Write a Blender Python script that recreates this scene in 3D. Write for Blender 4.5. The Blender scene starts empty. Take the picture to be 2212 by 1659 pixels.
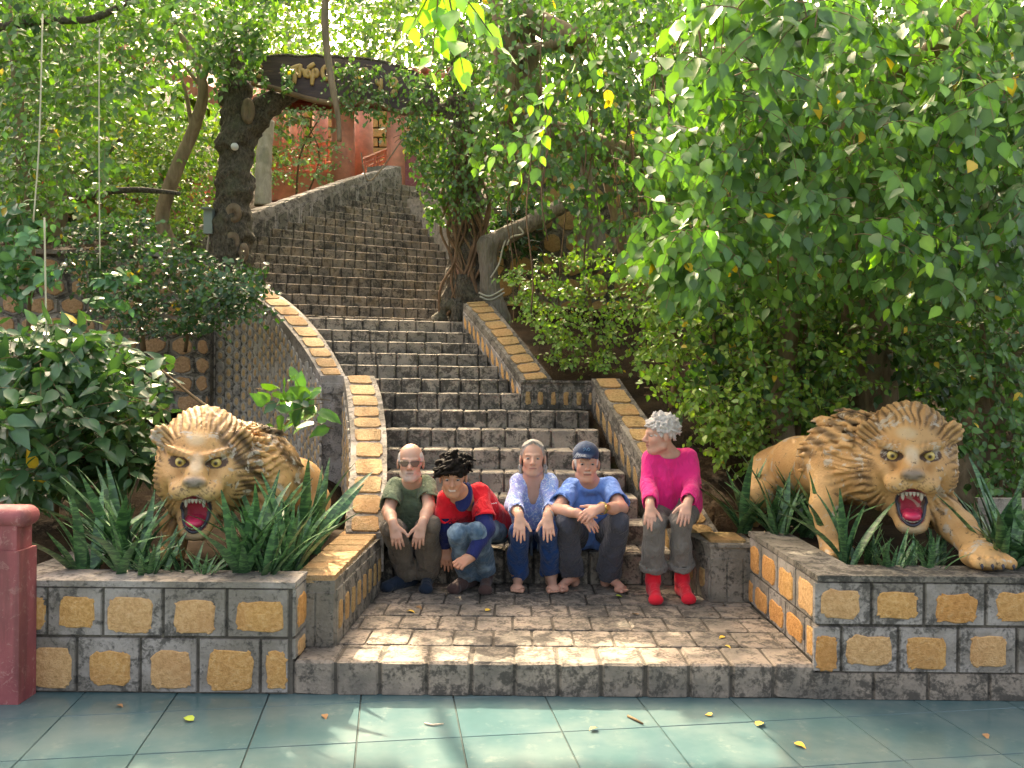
import bpy, bmesh, math, random
import numpy as np
from mathutils import Vector, Matrix, Euler
sc = bpy.context.scene
COL = sc.collection
rng = np.random.default_rng(7); random.seed(7)
PI = math.pi

# ------------------------------------------------------------------ camera, sky, sun, exposure
FPX, CAMZ, ROLL, PITCH = 830.0, 1.6, 0.009, -3.0/830
cam_d = bpy.data.cameras.new('camera'); cam = bpy.data.objects.new('camera', cam_d); COL.objects.link(cam)
cam_d.sensor_width = 36; cam_d.lens = 36*FPX/1024; cam_d.clip_start = 0.05; cam_d.clip_end = 500
FW = Vector((0, math.cos(PITCH), math.sin(PITCH)))
_r0 = Vector((1, 0, 0)); _u0 = _r0.cross(FW)
RT = (_r0*math.cos(ROLL) + _u0*math.sin(ROLL)).normalized(); UP = (_u0*math.cos(ROLL) - _r0*math.sin(ROLL)).normalized()
M4 = Matrix.Identity(4)
for i in range(3): M4[i][0], M4[i][1], M4[i][2] = RT[i], UP[i], -FW[i]
cam.matrix_world = Matrix.Translation((0, 0, CAMZ)) @ M4
sc.camera = cam
SUNV = Vector((-0.36, 1.10, 1.06)).normalized()          # towards the sun: up, behind the stairs, a little left
w = bpy.data.worlds.new('World'); sc.world = w; w.use_nodes = True
nt = w.node_tree; nt.nodes.clear()
sky = nt.nodes.new('ShaderNodeTexSky'); sky.sky_type = 'NISHITA'; sky.sun_disc = False
sky.sun_elevation = math.asin(SUNV.z); sky.sun_rotation = math.atan2(SUNV.x, SUNV.y)
sky.air_density = 0.7; sky.dust_density = 10.0; sky.ozone_density = 0.0; sky.altitude = 0
bg = nt.nodes.new('ShaderNodeBackground'); bg.inputs[1].default_value = 0.15
wo = nt.nodes.new('ShaderNodeOutputWorld')
nt.links.new(sky.outputs[0], bg.inputs[0]); nt.links.new(bg.outputs[0], wo.inputs[0])
sl = bpy.data.lights.new('sun', 'SUN'); sl.energy = 2.5; sl.angle = math.radians(0.55); sl.color = (1.0, 0.92, 0.80)
so = bpy.data.objects.new('sun', sl); COL.objects.link(so); so.rotation_euler = SUNV.to_track_quat('Z', 'Y').to_euler(); so.location = (-6, 18, 20)
vs = sc.view_settings; vs.view_transform = 'Standard'; vs.look = 'None'; vs.gamma = 1; vs.exposure = 2.78; vs.use_white_balance = True; vs.white_balance_temperature = 8200; vs.white_balance_tint = 8; vs.use_curve_mapping = False
cy = sc.cycles; cy.max_bounces = 6; cy.diffuse_bounces = 3; cy.glossy_bounces = 3; cy.transmission_bounces = 4; cy.transparent_max_bounces = 6
cy.use_denoising = True; cy.sample_clamp_indirect = 6
try: cy.denoiser = 'OPENIMAGEDENOISE'
except Exception: pass

def at(u, v, d):
    """world point at depth d seen at (u, v), measured on a 2212 x 1659 view of the photograph"""
    x = (u/2.16016 - 512)/FPX; y = -(v/2.16016 - 384)/FPX
    r = FW + RT*x + UP*y
    return Vector((0, 0, CAMZ)) + r*(d/r.y)
def atz(u, v, z):
    """world point at height z seen at (u, v)"""
    x = (u/2.16016 - 512)/FPX; y = -(v/2.16016 - 384)/FPX
    r = FW + RT*x + UP*y
    return Vector((0, 0, CAMZ)) + r*((z - CAMZ)/r.z)

# ------------------------------------------------------------------ object helpers
def proj(p):
    v = Vector(p)-Vector((0, 0, CAMZ)); f = v.dot(FW); return ((512+v.dot(RT)/f*FPX)*2.16016, (384-v.dot(UP)/f*FPX)*2.16016)
def lin(c): return tuple(((x/255)/12.92 if x/255 <= .04045 else ((x/255+.055)/1.055)**2.4) for x in c)
def tag(o, label=None, cat=None, group=None, kind=None):
    if label: o['label'] = label
    if cat: o['category'] = cat
    if group: o['group'] = group
    if kind: o['kind'] = kind
    return o
def empty(name, loc, label, cat, group=None):
    o = bpy.data.objects.new(name, None); COL.objects.link(o); o.location = loc; o.empty_display_size = .1
    return tag(o, label, cat, group)
def adopt(o, p):
    if p is None: return o
    o.parent = p
    if p.type == 'EMPTY': o.matrix_parent_inverse = Matrix.Translation(-Vector(p.location))
    else: o.matrix_parent_inverse = Matrix.Identity(4)
    return o
def mesh(name, V, F, mats, smooth=False, mi=None, cols=None):
    me = bpy.data.meshes.new(name)
    V = np.asarray(V, dtype=np.float32)
    if isinstance(F, np.ndarray):
        n, k = F.shape
        me.vertices.add(len(V)); me.vertices.foreach_set('co', V.ravel())
        me.loops.add(n*k); me.loops.foreach_set('vertex_index', F.astype(np.int32).ravel())
        me.polygons.add(n); me.polygons.foreach_set('loop_start', np.arange(0, n*k, k, dtype=np.int32))
        me.update(calc_edges=True)
    else:
        me.from_pydata([tuple(map(float, v)) for v in V], [], F)
    for m in (mats if isinstance(mats, (list, tuple)) else [mats]): me.materials.append(m)
    if mi is not None: me.polygons.foreach_set('material_index', np.asarray(mi, dtype=np.int32))
    if cols is not None:
        a = me.attributes.new('Col', 'FLOAT_COLOR', 'POINT')
        c = np.ones((len(V), 4), dtype=np.float32); c[:, :3] = cols
        a.data.foreach_set('color', c.ravel())
    me.polygons.foreach_set('use_smooth', np.full(len(me.polygons), bool(smooth)))
    me.update()
    return me
def obj(name, me, parent=None, loc=None, rot=None, scale=None):
    o = bpy.data.objects.new(name, me); COL.objects.link(o)
    if loc is not None: o.location = loc
    if rot is not None: o.rotation_euler = rot
    if scale is not None: o.scale = scale
    return adopt(o, parent)
def mk(name, V, F, mats, parent=None, smooth=False, mi=None, cols=None):
    return obj(name, mesh(name, V, F, mats, smooth, mi, cols), parent)

class MB:
    """collects simple solids into one mesh"""
    def __init__(s): s.V = []; s.F = []; s.mi = []
    def add(s, V, F, m=0):
        b = len(s.V); s.V += [tuple(v) for v in V]; s.F += [tuple(i+b for i in f) for f in F]; s.mi += [m]*len(F)
    def box(s, c, size, rz=0, m=0, bev=0.0):
        x, y, z = [v/2 for v in size]; ca, sa = math.cos(rz), math.sin(rz)
        P = []
        for (a, b, cc) in ((-1,-1,-1),(1,-1,-1),(1,1,-1),(-1,1,-1),(-1,-1,1),(1,-1,1),(1,1,1),(-1,1,1)):
            X, Y = a*x, b*y
            P.append((c[0]+X*ca-Y*sa, c[1]+X*sa+Y*ca, c[2]+cc*z))
        s.add(P, [(0,3,2,1),(4,5,6,7),(0,1,5,4),(1,2,6,5),(2,3,7,6),(3,0,4,7)], m)
    def tube(s, pts, rad, n=8, m=0, cap=True):
        V, F = tube(pts, rad, n, cap); s.add(V, F, m)
    def build(s, name, mats, parent=None, smooth=False):
        return mk(name, s.V, s.F, mats, parent, smooth, s.mi)
def tube(pts, rad, n=8, cap=True, jit=0.0):
    pts = [Vector(p) for p in pts]; m = len(pts)
    if not hasattr(rad, '__len__'): rad = [rad]*m
    V = []; F = []
    t0 = (pts[1]-pts[0]).normalized(); ref = Vector((0, 0, 1)) if abs(t0.z) < .9 else Vector((1, 0, 0))
    nrm = t0.cross(ref).normalized()
    for i, p in enumerate(pts):
        t = (pts[min(i+1, m-1)] - pts[max(i-1, 0)]).normalized()
        nrm = (nrm - t*nrm.dot(t)).normalized(); bi = t.cross(nrm)
        for k in range(n):
            a = 2*PI*k/n; r = rad[i]*(1+(random.uniform(-jit, jit) if jit else 0))
            V.append(p + nrm*(r*math.cos(a)) + bi*(r*math.sin(a)))
    for i in range(m-1):
        for k in range(n):
            k2 = (k+1) % n
            F.append((i*n+k, i*n+k2, (i+1)*n+k2, (i+1)*n+k))
    if cap:
        F.append(tuple(range(n-1, -1, -1))); F.append(tuple((m-1)*n+k for k in range(n)))
    return V, F
def smoothpath(pts, n):
    """Catmull-Rom resample of a list of tuples"""
    P = np.array([list(p) for p in pts], float); m = len(P)
    out = []
    for q in np.linspace(0, m-1, n):
        i = min(int(q), m-2); t = q-i
        p0, p1, p2, p3 = P[max(i-1, 0)], P[i], P[i+1], P[min(i+2, m-1)]
        out.append(.5*((2*p1)+(-p0+p2)*t+(2*p0-5*p1+4*p2-p3)*t*t+(-p0+3*p1-3*p2+p3)*t**3))
    return np.array(out)
def chamfer_box(jit=0.04, bev=0.06, seed=0):
    """a unit box (1 x 1 x 1, centred) with rough chamfered edges; 44 triangles"""
    r = random.Random(seed); bm = bmesh.new(); bmesh.ops.create_cube(bm, size=1.0)
    bmesh.ops.bevel(bm, geom=bm.edges[:], offset=bev, segments=1, affect='EDGES', profile=.5)
    for v in bm.verts:
        v.co += Vector((r.uniform(-jit, jit)*.5, r.uniform(-jit, jit)*.4, r.uniform(-jit, jit)))
    V = [v.co[:] for v in bm.verts]; bm.verts.index_update(); F = [tuple(v.index for v in f.verts) for f in bm.faces]
    bm.free(); return V, F

# ------------------------------------------------------------------ materials
class NM:
    def __init__(s, name):
        s.m = bpy.data.materials.new(name); s.m.use_nodes = True; s.t = s.m.node_tree; s.t.nodes.clear()
        s.out = s.n('ShaderNodeOutputMaterial')
        s.pos = None
    def n(s, ty, **kw):
        nd = s.t.nodes.new(ty)
        for k, v in kw.items(): setattr(nd, k, v)
        return nd
    def l(s, a, b): s.t.links.new(a, b)
    def setin(s, nd, key, v):
        if hasattr(v, 'is_linked') or isinstance(v, bpy.types.NodeSocket): s.l(v, nd.inputs[key])
        else:
            if isinstance(v, (tuple, list)) and len(v) == 3 and nd.inputs[key].type == 'RGBA': v = (*v, 1)
            nd.inputs[key].default_value = v
    def P(s):
        if s.pos is None: s.pos = s.n('ShaderNodeNewGeometry').outputs['Position']
        return s.pos
    def O(s): return s.n('ShaderNodeTexCoord').outputs['Object']
    def scale(s, vec, sx, sy, sz):
        m = s.n('ShaderNodeMapping'); s.l(vec, m.inputs[0]); m.inputs['Scale'].default_value = (sx, sy, sz); return m.outputs[0]
    def noise(s, scale, detail=4, rough=.55, vec=None, dist=0.0, out='Fac'):
        nd = s.n('ShaderNodeTexNoise'); s.l(vec if vec is not None else s.P(), nd.inputs['Vector'])
        nd.inputs['Scale'].default_value = scale; nd.inputs['Detail'].default_value = detail; nd.inputs['Roughness'].default_value = rough
        nd.inputs['Distortion'].default_value = dist
        return nd.outputs[out]
    def voro(s, scale, vec=None, out='Distance', feature='F1', rand=1.0):
        nd = s.n('ShaderNodeTexVoronoi'); nd.feature = feature; s.l(vec if vec is not None else s.P(), nd.inputs['Vector'])
        nd.inputs['Scale'].default_value = scale; nd.inputs['Randomness'].default_value = rand; return nd.outputs[out]
    def ramp(s, fac, stops, interp='LINEAR'):
        r = s.n('ShaderNodeValToRGB'); s.l(fac, r.inputs[0]); e = r.color_ramp; e.interpolation = interp
        while len(e.elements) < len(stops): e.elements.new(.5)
        for el, (p, c) in zip(e.elements, stops):
            el.position = p; el.color = (*c, 1) if len(c) == 3 else c
        return r.outputs[0]
    def step(s, fac, a, b):
        m = s.n('ShaderNodeMapRange'); m.interpolation_type = 'SMOOTHSTEP'; s.l(fac, m.inputs[0])
        m.inputs[1].default_value = a; m.inputs[2].default_value = b; return m.outputs[0]
    def mix(s, fac, a, b, mode='MIX'):
        m = s.n('ShaderNodeMix', data_type='RGBA', blend_type=mode)
        s.setin(m, 0, fac); s.setin(m, 6, a); s.setin(m, 7, b); return m.outputs[2]
    def math(s, op, a, b=None, c=None):
        m = s.n('ShaderNodeMath', operation=op); s.setin(m, 0, a)
        if b is not None: s.setin(m, 1, b)
        if c is not None: s.setin(m, 2, c)
        return m.outputs[0]
    def sep(s, vec):
        m = s.n('ShaderNodeSeparateXYZ'); s.l(vec, m.inputs[0]); return m.outputs
    def attr(s, name='Col'):
        return s.n('ShaderNodeAttribute', attribute_name=name).outputs['Color']
    def bump(s, h, strength=.5, dist=.02, normal=None):
        b = s.n('ShaderNodeBump'); s.l(h, b.inputs['Height']); b.inputs['Strength'].default_value = strength; b.inputs['Distance'].default_value = dist
        if normal is not None: s.l(normal, b.inputs['Normal'])
        return b.outputs[0]
    def bsdf(s, color, rough=.8, spec=.35, normal=None, sheen=0.0, metal=0.0, sss=0.0, coat=0.0):
        b = s.n('ShaderNodeBsdfPrincipled'); s.setin(b, 'Base Color', color); s.setin(b, 'Roughness', rough)
        b.inputs['Specular IOR Level'].default_value = spec; b.inputs['Metallic'].default_value = metal
        if sheen: b.inputs['Sheen Weight'].default_value = sheen
        if sss:
            b.inputs['Subsurface Weight'].default_value = sss; b.inputs['Subsurface Radius'].default_value = (.012, .005, .003)
            b.inputs['Subsurface Scale'].default_value = 1.0
        if coat: b.inputs['Coat Weight'].default_value = coat; b.inputs['Coat Roughness'].default_value = .06
        if normal is not None: s.l(normal, b.inputs['Normal'])
        return b.outputs[0]
    def done(s, shader): s.l(shader, s.out.inputs[0]); return s.m

def m_stone(name, dark, mid, pale, black=.5, ochre=0.0, ochre_c=(.5, .28, .1)):
    """weathered cut stone: cement grey with black lichen and pale worn patches"""
    q = NM(name)
    n1 = q.noise(3.2, 3, .6); n2 = q.noise(13, 6, .68, dist=.6); n3 = q.noise(60, 3, .6); n4 = q.noise(1.1, 2)
    c = q.mix(q.step(n1, .38, .64), mid, pale)
    c = q.mix(q.math('MULTIPLY', n3, .5), c, dark)
    bl = q.step(q.math('ADD', q.math('ADD', n2, q.math('MULTIPLY', n4, .35)), q.math('MULTIPLY', q.math('SUBTRACT', n3, .5), .35)), .74-.32*black, .92-.32*black)
    c = q.mix(q.math('MULTIPLY', bl, .85), c, dark)
    if ochre: c = q.mix(q.math('MULTIPLY', q.step(q.noise(5, 3), .5, .62), ochre), c, ochre_c)
    h = q.math('ADD', q.math('MULTIPLY', n2, 1.0), q.math('MULTIPLY', n3, .5))
    return q.done(q.bsdf(c, .9, .25, q.bump(h, .8, .012)))
def m_ochre(name, a=(.66, .36, .13), b=(.76, .48, .22), c=(.48, .24, .075), var=1.0):
    q = NM(name)
    n1 = q.noise(45, 5, .7); n2 = q.noise(4, 3); n3 = q.noise(130, 3, .6)
    col = q.ramp(n1, [(.3, c), (.5, a), (.72, b)])
    col = q.mix(q.math('MULTIPLY', q.step(n2, .42, .68), .35*var), col, (.5, .24, .10))
    h = q.math('ADD', n1, q.math('MULTIPLY', n3, .4))
    return q.done(q.bsdf(col, .92, .2, q.bump(h, 1.0, .014)))
def m_plain(name, c, rough=.7, spec=.4, bscale=60, bstr=.2, var=.2, metal=0.0, coat=0.0):
    q = NM(name)
    n = q.noise(6, 5, .6); n2 = q.noise(bscale, 4)
    dk = tuple(x*(1-var) for x in c); lt = tuple(min(1, x*(1+var)) for x in c)
    return q.done(q.bsdf(q.ramp(n, [(.3, dk), (.7, lt)]), rough, spec, q.bump(n2, bstr, .004), metal=metal, coat=coat))
def m_cloth(name, c, rough=.85, weave=700, var=.12, wr=.5, pattern=None, sheen=.15):
    q = NM(name)
    n = q.noise(5, 4); wv = q.noise(weave, 1); wk = q.noise(16, 3, .5, dist=.8, vec=q.scale(q.P(), 1, 1, .55))
    dk = tuple(x*(1-var) for x in c); lt = tuple(min(1, x*(1+var)) for x in c)
    col = q.ramp(n, [(.3, dk), (.7, lt)])
    if pattern == 'blouse':
        v = q.step(q.noise(26, 2, .5, dist=3.0), .52, .60); v2 = q.step(q.noise(9, 2), .4, .65)
        col = q.mix(v, q.mix(v2, (.26, .40, .74), (.36, .38, .72)), (.66, .74, .86))
    if pattern == 'heather':
        hz = q.noise(30, 4, .7, vec=q.scale(q.P(), .35, .35, 4)); col = q.mix(q.step(hz, .35, .7), col, tuple(x*1.35 for x in c))
    if pattern == 'denim':
        hz = q.noise(7, 3); col = q.mix(q.step(hz, .45, .7), col, (.22, .33, .42))
    wk2 = q.noise(34, 3, .55, dist=1.2, vec=q.scale(q.P(), 1, 1, .5))
    h = q.math('ADD', q.math('ADD', q.math('MULTIPLY', wk, 1.0), q.math('MULTIPLY', wk2, .22)), q.math('MULTIPLY', wv, .03))
    return q.done(q.bsdf(col, rough, .2, q.bump(h, min(1, wr*1.3), .035), sheen=sheen))
def m_bark(name, c1, c2, sc=14, strg=1.0, stretch=.35):
    q = NM(name)
    v = q.scale(q.P(), 1, 1, stretch)
    n = q.noise(sc, 6, .7, vec=v, dist=.6); n2 = q.noise(3, 3); vo = q.voro(sc*1.4, vec=v)
    col = q.ramp(n, [(.3, c1), (.68, c2)])
    col = q.mix(q.math('MULTIPLY', q.step(n2, .5, .7), .4), col, (.12, .13, .08))
    return q.done(q.bsdf(col, .92, .2, q.bump(q.math('SUBTRACT', n, q.math('MULTIPLY', vo, .6)), strg, .03)))
def m_leaf(name, trans=.24, rough=.36, spec=.45, tcol=(1.35, 1.6, .45)):
    """leaf colour comes from the mesh attribute Col; part of the light passes through"""
    q = NM(name)
    a = q.attr('Col')
    n = q.noise(30, 2)
    c = q.mix(q.math('MULTIPLY', n, .35), a, q.mix(1.0, a, (.55, .6, .45), 'MULTIPLY'))
    b = q.bsdf(c, rough, spec)
    t = q.n('ShaderNodeBsdfTranslucent'); q.l(q.mix(1.0, a, tcol, 'MULTIPLY'), t.inputs[0])
    m = q.n('ShaderNodeMixShader'); m.inputs[0].default_value = trans
    q.l(b, m.inputs[1]); q.l(t.outputs[0], m.inputs[2])
    return q.done(m.outputs[0])
def m_attr(name, rough=.6, spec=.35, sss=0.0, bs=90, bstr=.15, bdist=.004, extra=None):
    q = NM(name); c = q.attr('Col')
    if extra: c = extra(q, c)
    return q.done(q.bsdf(c, rough, spec, q.bump(q.noise(bs, 4), bstr, bdist), sss=sss))

M = {}
M['step'] = m_stone('step_stone', (.05, .046, .038), (.26, .228, .185), (.46, .39, .305), .44)
M['step_up'] = m_stone('upper_step_stone', (.055, .048, .038), (.23, .195, .155), (.40, .325, .245), .40, .22, (.36, .24, .12))
M['paver'] = m_stone('paver_stone', (.06, .055, .047), (.22, .19, .155), (.42, .34, .265), .40)
M['joint'] = m_stone('mortar_joint', (.012, .012, .011), (.06, .055, .045), (.11, .095, .075), .4)
M['mortar'] = m_stone('pale_mortar_joint', (.04, .036, .03), (.10, .085, .068), (.17, .145, .115), .25)
M['joint2'] = m_stone('stair_joint', (.02, .019, .016), (.075, .066, .052), (.12, .10, .08), .3)
M['cement'] = m_stone('cement_render', (.07, .065, .055), (.27, .235, .19), (.46, .41, .36), .28)
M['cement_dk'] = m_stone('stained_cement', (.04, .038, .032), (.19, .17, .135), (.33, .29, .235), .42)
M['ochre'] = m_ochre('ochre_stone')
M['ochre_cap'] = m_ochre('tan_cap_stone', (.40, .27, .14), (.52, .37, .22), (.26, .17, .08))
M['ochre_b'] = m_ochre('orange_stone', (.64, .31, .10), (.72, .42, .18), (.44, .20, .06))
M['ochre_c'] = m_ochre('peach_stone', (.68, .40, .18), (.78, .52, .28), (.5, .28, .12))
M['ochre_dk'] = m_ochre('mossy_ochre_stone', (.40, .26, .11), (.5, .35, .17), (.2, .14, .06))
M['soil'] = m_plain('soil', (.035, .024, .015), .95, .1, 25, 1.0, .5)
M['red_paint'] = m_plain('red_paint', (.66, .26, .18), .6, .35, 30, .15, .2)
q = NM('mauve_paint'); n1 = q.noise(5, 5, .65); n2 = q.noise(22, 5, .75, dist=.8); n3 = q.noise(3, 4, .6, vec=q.scale(q.P(), 3, 3, .35))
c = q.ramp(n1, [(.3, (.25, .062, .066)), (.7, (.37, .11, .11))]); c = q.mix(q.math('MULTIPLY', q.step(n2, .55, .62), .55), c, (.46, .24, .21)); c = q.mix(q.math('MULTIPLY', q.step(n3, .50, .66), .55), c, (.12, .048, .042))
M['mauve_paint'] = q.done(q.bsdf(c, .55, .35, q.bump(n2, .3, .006)))
M['maroon'] = m_plain('dark_maroon_paint', (.10, .014, .012), .6, .35, 30, .15, .25)
M['bark_fig'] = m_bark('fig_bark', (.13, .09, .055), (.33, .25, .16), 10, .5, .2)
M['bark_dark'] = m_bark('dark_cement_bark', (.022, .020, .017), (.17, .145, .105), 30, 1.0, .55)
M['bark_grey'] = m_bark('grey_cement_bark', (.12, .10, .08), (.30, .26, .21), 30, .9, .12)
M['bark_pale'] = m_bark('pale_bark', (.30, .25, .19), (.55, .46, .37), 12, .4, .4)
M['twig'] = m_plain('twig_bark', (.16, .11, .06), .9, .2, 50, .4, .35)
M['root'] = m_plain('aerial_root', (.16, .10, .06), .9, .2, 50, .4, .4)
M['leaf'] = m_leaf('leaf')
M['leaf_gloss'] = m_leaf('glossy_leaf', .22, .26, .55)
M['blade'] = None
M['litter'] = m_plain('fallen_leaf_litter', (.22, .10, .045), .9, .2, 40, .6, .5)
# ------------------------------------------------------------------ ground
def ground_z(x, y):
    zs = np.interp(y, [5.7, 9.6, 11.6, 17.5, 60], [-.2, 1.5, 1.6, 4.6, 6.5])     # under the stairs
    zl = .46 + .10*np.maximum(y-5.6, 0) + .0*x                # low bed on the left, behind the lion
    t = np.clip((y-9.95)/.5, 0, 1); zl = zl*(1-t) + t*(2.75+.30*(y-9.6))
    zl = np.minimum(zl, 5.6+.05*y)
    zr = .46 + .40*np.maximum(y-5.8, 0)
    zr = np.minimum(zr, 5.5+.05*y)
    cx = np.interp(y, [5.55, 6, 8, 9.6, 12.5, 16, 30], [.23, .1, -.6, -1.5, -2.6, -2.4, -2.4])
    hw = np.interp(y, [5.55, 6, 8, 9.6, 12.5, 16, 30], [1.45, 1.0, .8, .9, 1.6, 2.0, 2.0])
    s = x-cx
    wl = np.clip((-s-hw-.15)/.25, 0, 1); wr = np.clip((s-hw-.15)/.25, 0, 1)
    z = zs*(1-wl)*(1-wr) + zl*wl + zr*wr - .28*(1-np.maximum(wl, wr))
    t = np.clip((y-4.45)/.1, 0, 1)
    return z*t - .03*(1-t)
xs = np.concatenate([np.linspace(-90, -8, 14), np.arange(-7.6, 7.7, .15), np.linspace(8, 90, 14)])
ys = np.concatenate([np.linspace(-60, 3.5, 8), np.arange(4.0, 18, .15), np.linspace(19, 140, 18)])
GX, GY = np.meshgrid(xs, ys); GZ = ground_z(GX, GY)
GZ = GZ + (GY > 4.6)*.03*np.sin(GX*7.1+GY*3)*np.sin(GY*5.3-GX*2)
GZ = GZ + np.clip((GY-22)*.35, 0, 16) + np.clip((np.abs(GX)-9)*.3, 0, 9)*(GY > 6)
nxg = len(xs); V = np.stack([GX.ravel(), GY.ravel(), GZ.ravel()], 1)
I = np.arange(len(V)).reshape(GX.shape); F = np.stack([I[:-1, :-1], I[:-1, 1:], I[1:, 1:], I[1:, :-1]], -1).reshape(-1, 4)
q = NM('earth_ground'); n1 = q.noise(2.5, 5); n2 = q.noise(30, 4, .7)
M['earth'] = q.done(q.bsdf(q.ramp(n1, [(.35, (.02, .014, .008)), (.6, (.06, .038, .02)), (.75, (.05, .06, .02))]), .95, .1, q.bump(n2, 1, .05)))
tag(mk('ground', V, F, M['earth'], None, True), 'dark earth slope with leaf litter under the trees', 'ground', None, 'structure')

# ------------------------------------------------------------------ courtyard floor of glossy teal tiles
q = NM('teal_tile'); n1 = q.noise(2.2, 4, .6); n2 = q.noise(9, 5, .7); n3 = q.noise(160, 2)
c = q.ramp(n1, [(.3, (.058, .116, .122)), (.7, (.076, .142, .148))])
c = q.mix(q.math('MULTIPLY', q.step(n1, .35, .7), .14), c, (.36, .31, .25)); c = q.mix(q.math('MULTIPLY', q.step(n2, .55, .75), .3), c, (.26, .28, .24))
c = q.mix(q.step(n3, .72, .78), c, (.05, .06, .05))
rn = q.n('ShaderNodeObjectInfo').outputs['Random']; c = q.mix(q.math('MULTIPLY', rn, .35), c, q.mix(1.0, c, (.72, .76, .74), 'MULTIPLY')); c = q.mix(q.math('MULTIPLY', q.step(q.noise(45, 5, .8), .60, .72), .35), c, (.05, .05, .04))
M['tile'] = q.done(q.bsdf(c, q.ramp(n2, [(.3, (.07,)*3), (.8, (.2,)*3)]), .4, q.bump(q.noise(5, 2), .05, .01)))
M['grout'] = m_plain('tile_grout', (.06, .075, .07), .9, .2, 80, .3, .4)
fl = tag(mk('courtyard_floor', [(-40, -60, -.008), (40, -60, -.008), (40, 4.4, -.008), (-40, 4.4, -.008)], [(0, 1, 2, 3)], M['grout']), 'glossy teal tiled courtyard floor in front of the stairs', 'floor', None, 'structure')
TA = math.radians(8.3); tw, td = .462, .462
tm = []
for k in range(1):
    V, F = [], []
    b = .0025; hx, hy = tw/2-.002, td/2-.002
    V = [(-hx, -hy, -.006), (hx, -hy, -.006), (hx, hy, -.006), (-hx, hy, -.006), (-hx+b, -hy+b, 0), (hx-b, -hy+b, 0), (hx-b, hy-b, 0), (-hx+b, hy-b, 0)]
    F = [(4, 5, 6, 7), (0, 1, 5, 4), (1, 2, 6, 5), (2, 3, 7, 6), (3, 0, 4, 7)]
    tm = mesh('tile', V, F, M['tile'])
o0 = at(780, 1497, 4.2); ca, sa = math.cos(TA), math.sin(TA)
for i in range(-12, 12):
    for j in range(-10, 3):
        x = o0.x + (i+.5)*tw*ca - (j+.30)*td*sa; y = o0.y + (i+.5)*tw*sa + (j+.30)*td*ca
        if y > 4.6 or y < .2 or abs(x) > 4.2: continue
        obj('tile', tm, fl, (x, y, random.uniform(-.0006, .0006)), (random.uniform(-.0012, .0012), random.uniform(-.0012, .0012), TA))

# ------------------------------------------------------------------ stairs
SB = [chamfer_box(.022, .055, s) for s in range(10)]
def box_meshes(name, mat): return [mesh(name, V, F, mat) for V, F in SB]
stm = box_meshes('stone', M['step']); stu = box_meshes('stone', M['step_up'])
STEP = []   # (k, z, depth at pivot, pivot x, angle, xl, xr)
zs = [.395, .535, .69, .85, 1.01, 1.165, 1.32, 1.475, 1.61, 1.745, 1.875, 2.005, 2.14, 2.28]
xl = [-.92, -.95, -.98, -1.02, -1.07, -1.12, -1.19, -1.29, -1.38, -1.78, -1.94, -2.10, -2.28, -2.50]
xr = [1.24, 1.04, .99, .935, .85, .78, .72, .09, -.03, -.14, -.26, -.37, -.45, -.52]
th = [0, 0, .5, 1, 1.5, 2, 3, 5, 7, 9, 11, 13, 15, 16]
for k in range(14): STEP.append((k+1, zs[k], 5.85+.29*k, -1.0, math.radians(th[k]), xl[k], xr[k]))
xl2 = [-3.0, -3.2, -3.42, -3.63, -3.9, -4.1, -4.25, -4.35, -4.45, -4.5, -4.5, -4.35, -4.18, -4.0, -3.83, -3.65, -3.45, -3.25, -3.05]
for i in range(19):
    STEP.append((15+i, 2.44+.163*i, 11.3+.285*i, -1.6, math.radians(16+min(i, 14)*1.3), xl2[i], .5+.03*i))
def step_y(s, x): return s[2] + (x-s[3])*math.tan(s[4])
PAR = []                                                    # where the upper steps meet the curved parapet
for i in range(19, 33):
    s = STEP[i]
    for x in np.arange(-6.0, 0, .02):
        u, v = proj((x, s[2]+(x-s[3])*math.tan(s[4]), s[1]))
        if v > np.interp(u, [400, 540, 784, 860], [550, 499, 410, 390]): break
    STEP[i] = (*s[:5], x, s[6]); PAR.append((x, s[2]+(x-s[3])*math.tan(s[4]), s[1]))
def step_y_(s, x): return s[2] + (x-s[3])*math.tan(s[4])
stairs = tag(empty('stairway', (0, 5.85, 0), 'wide weathered stone stairway climbing between parapet walls', 'stairs'), None, None, None, 'structure')
core = MB(); rest = MB(); nst = 0
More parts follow.
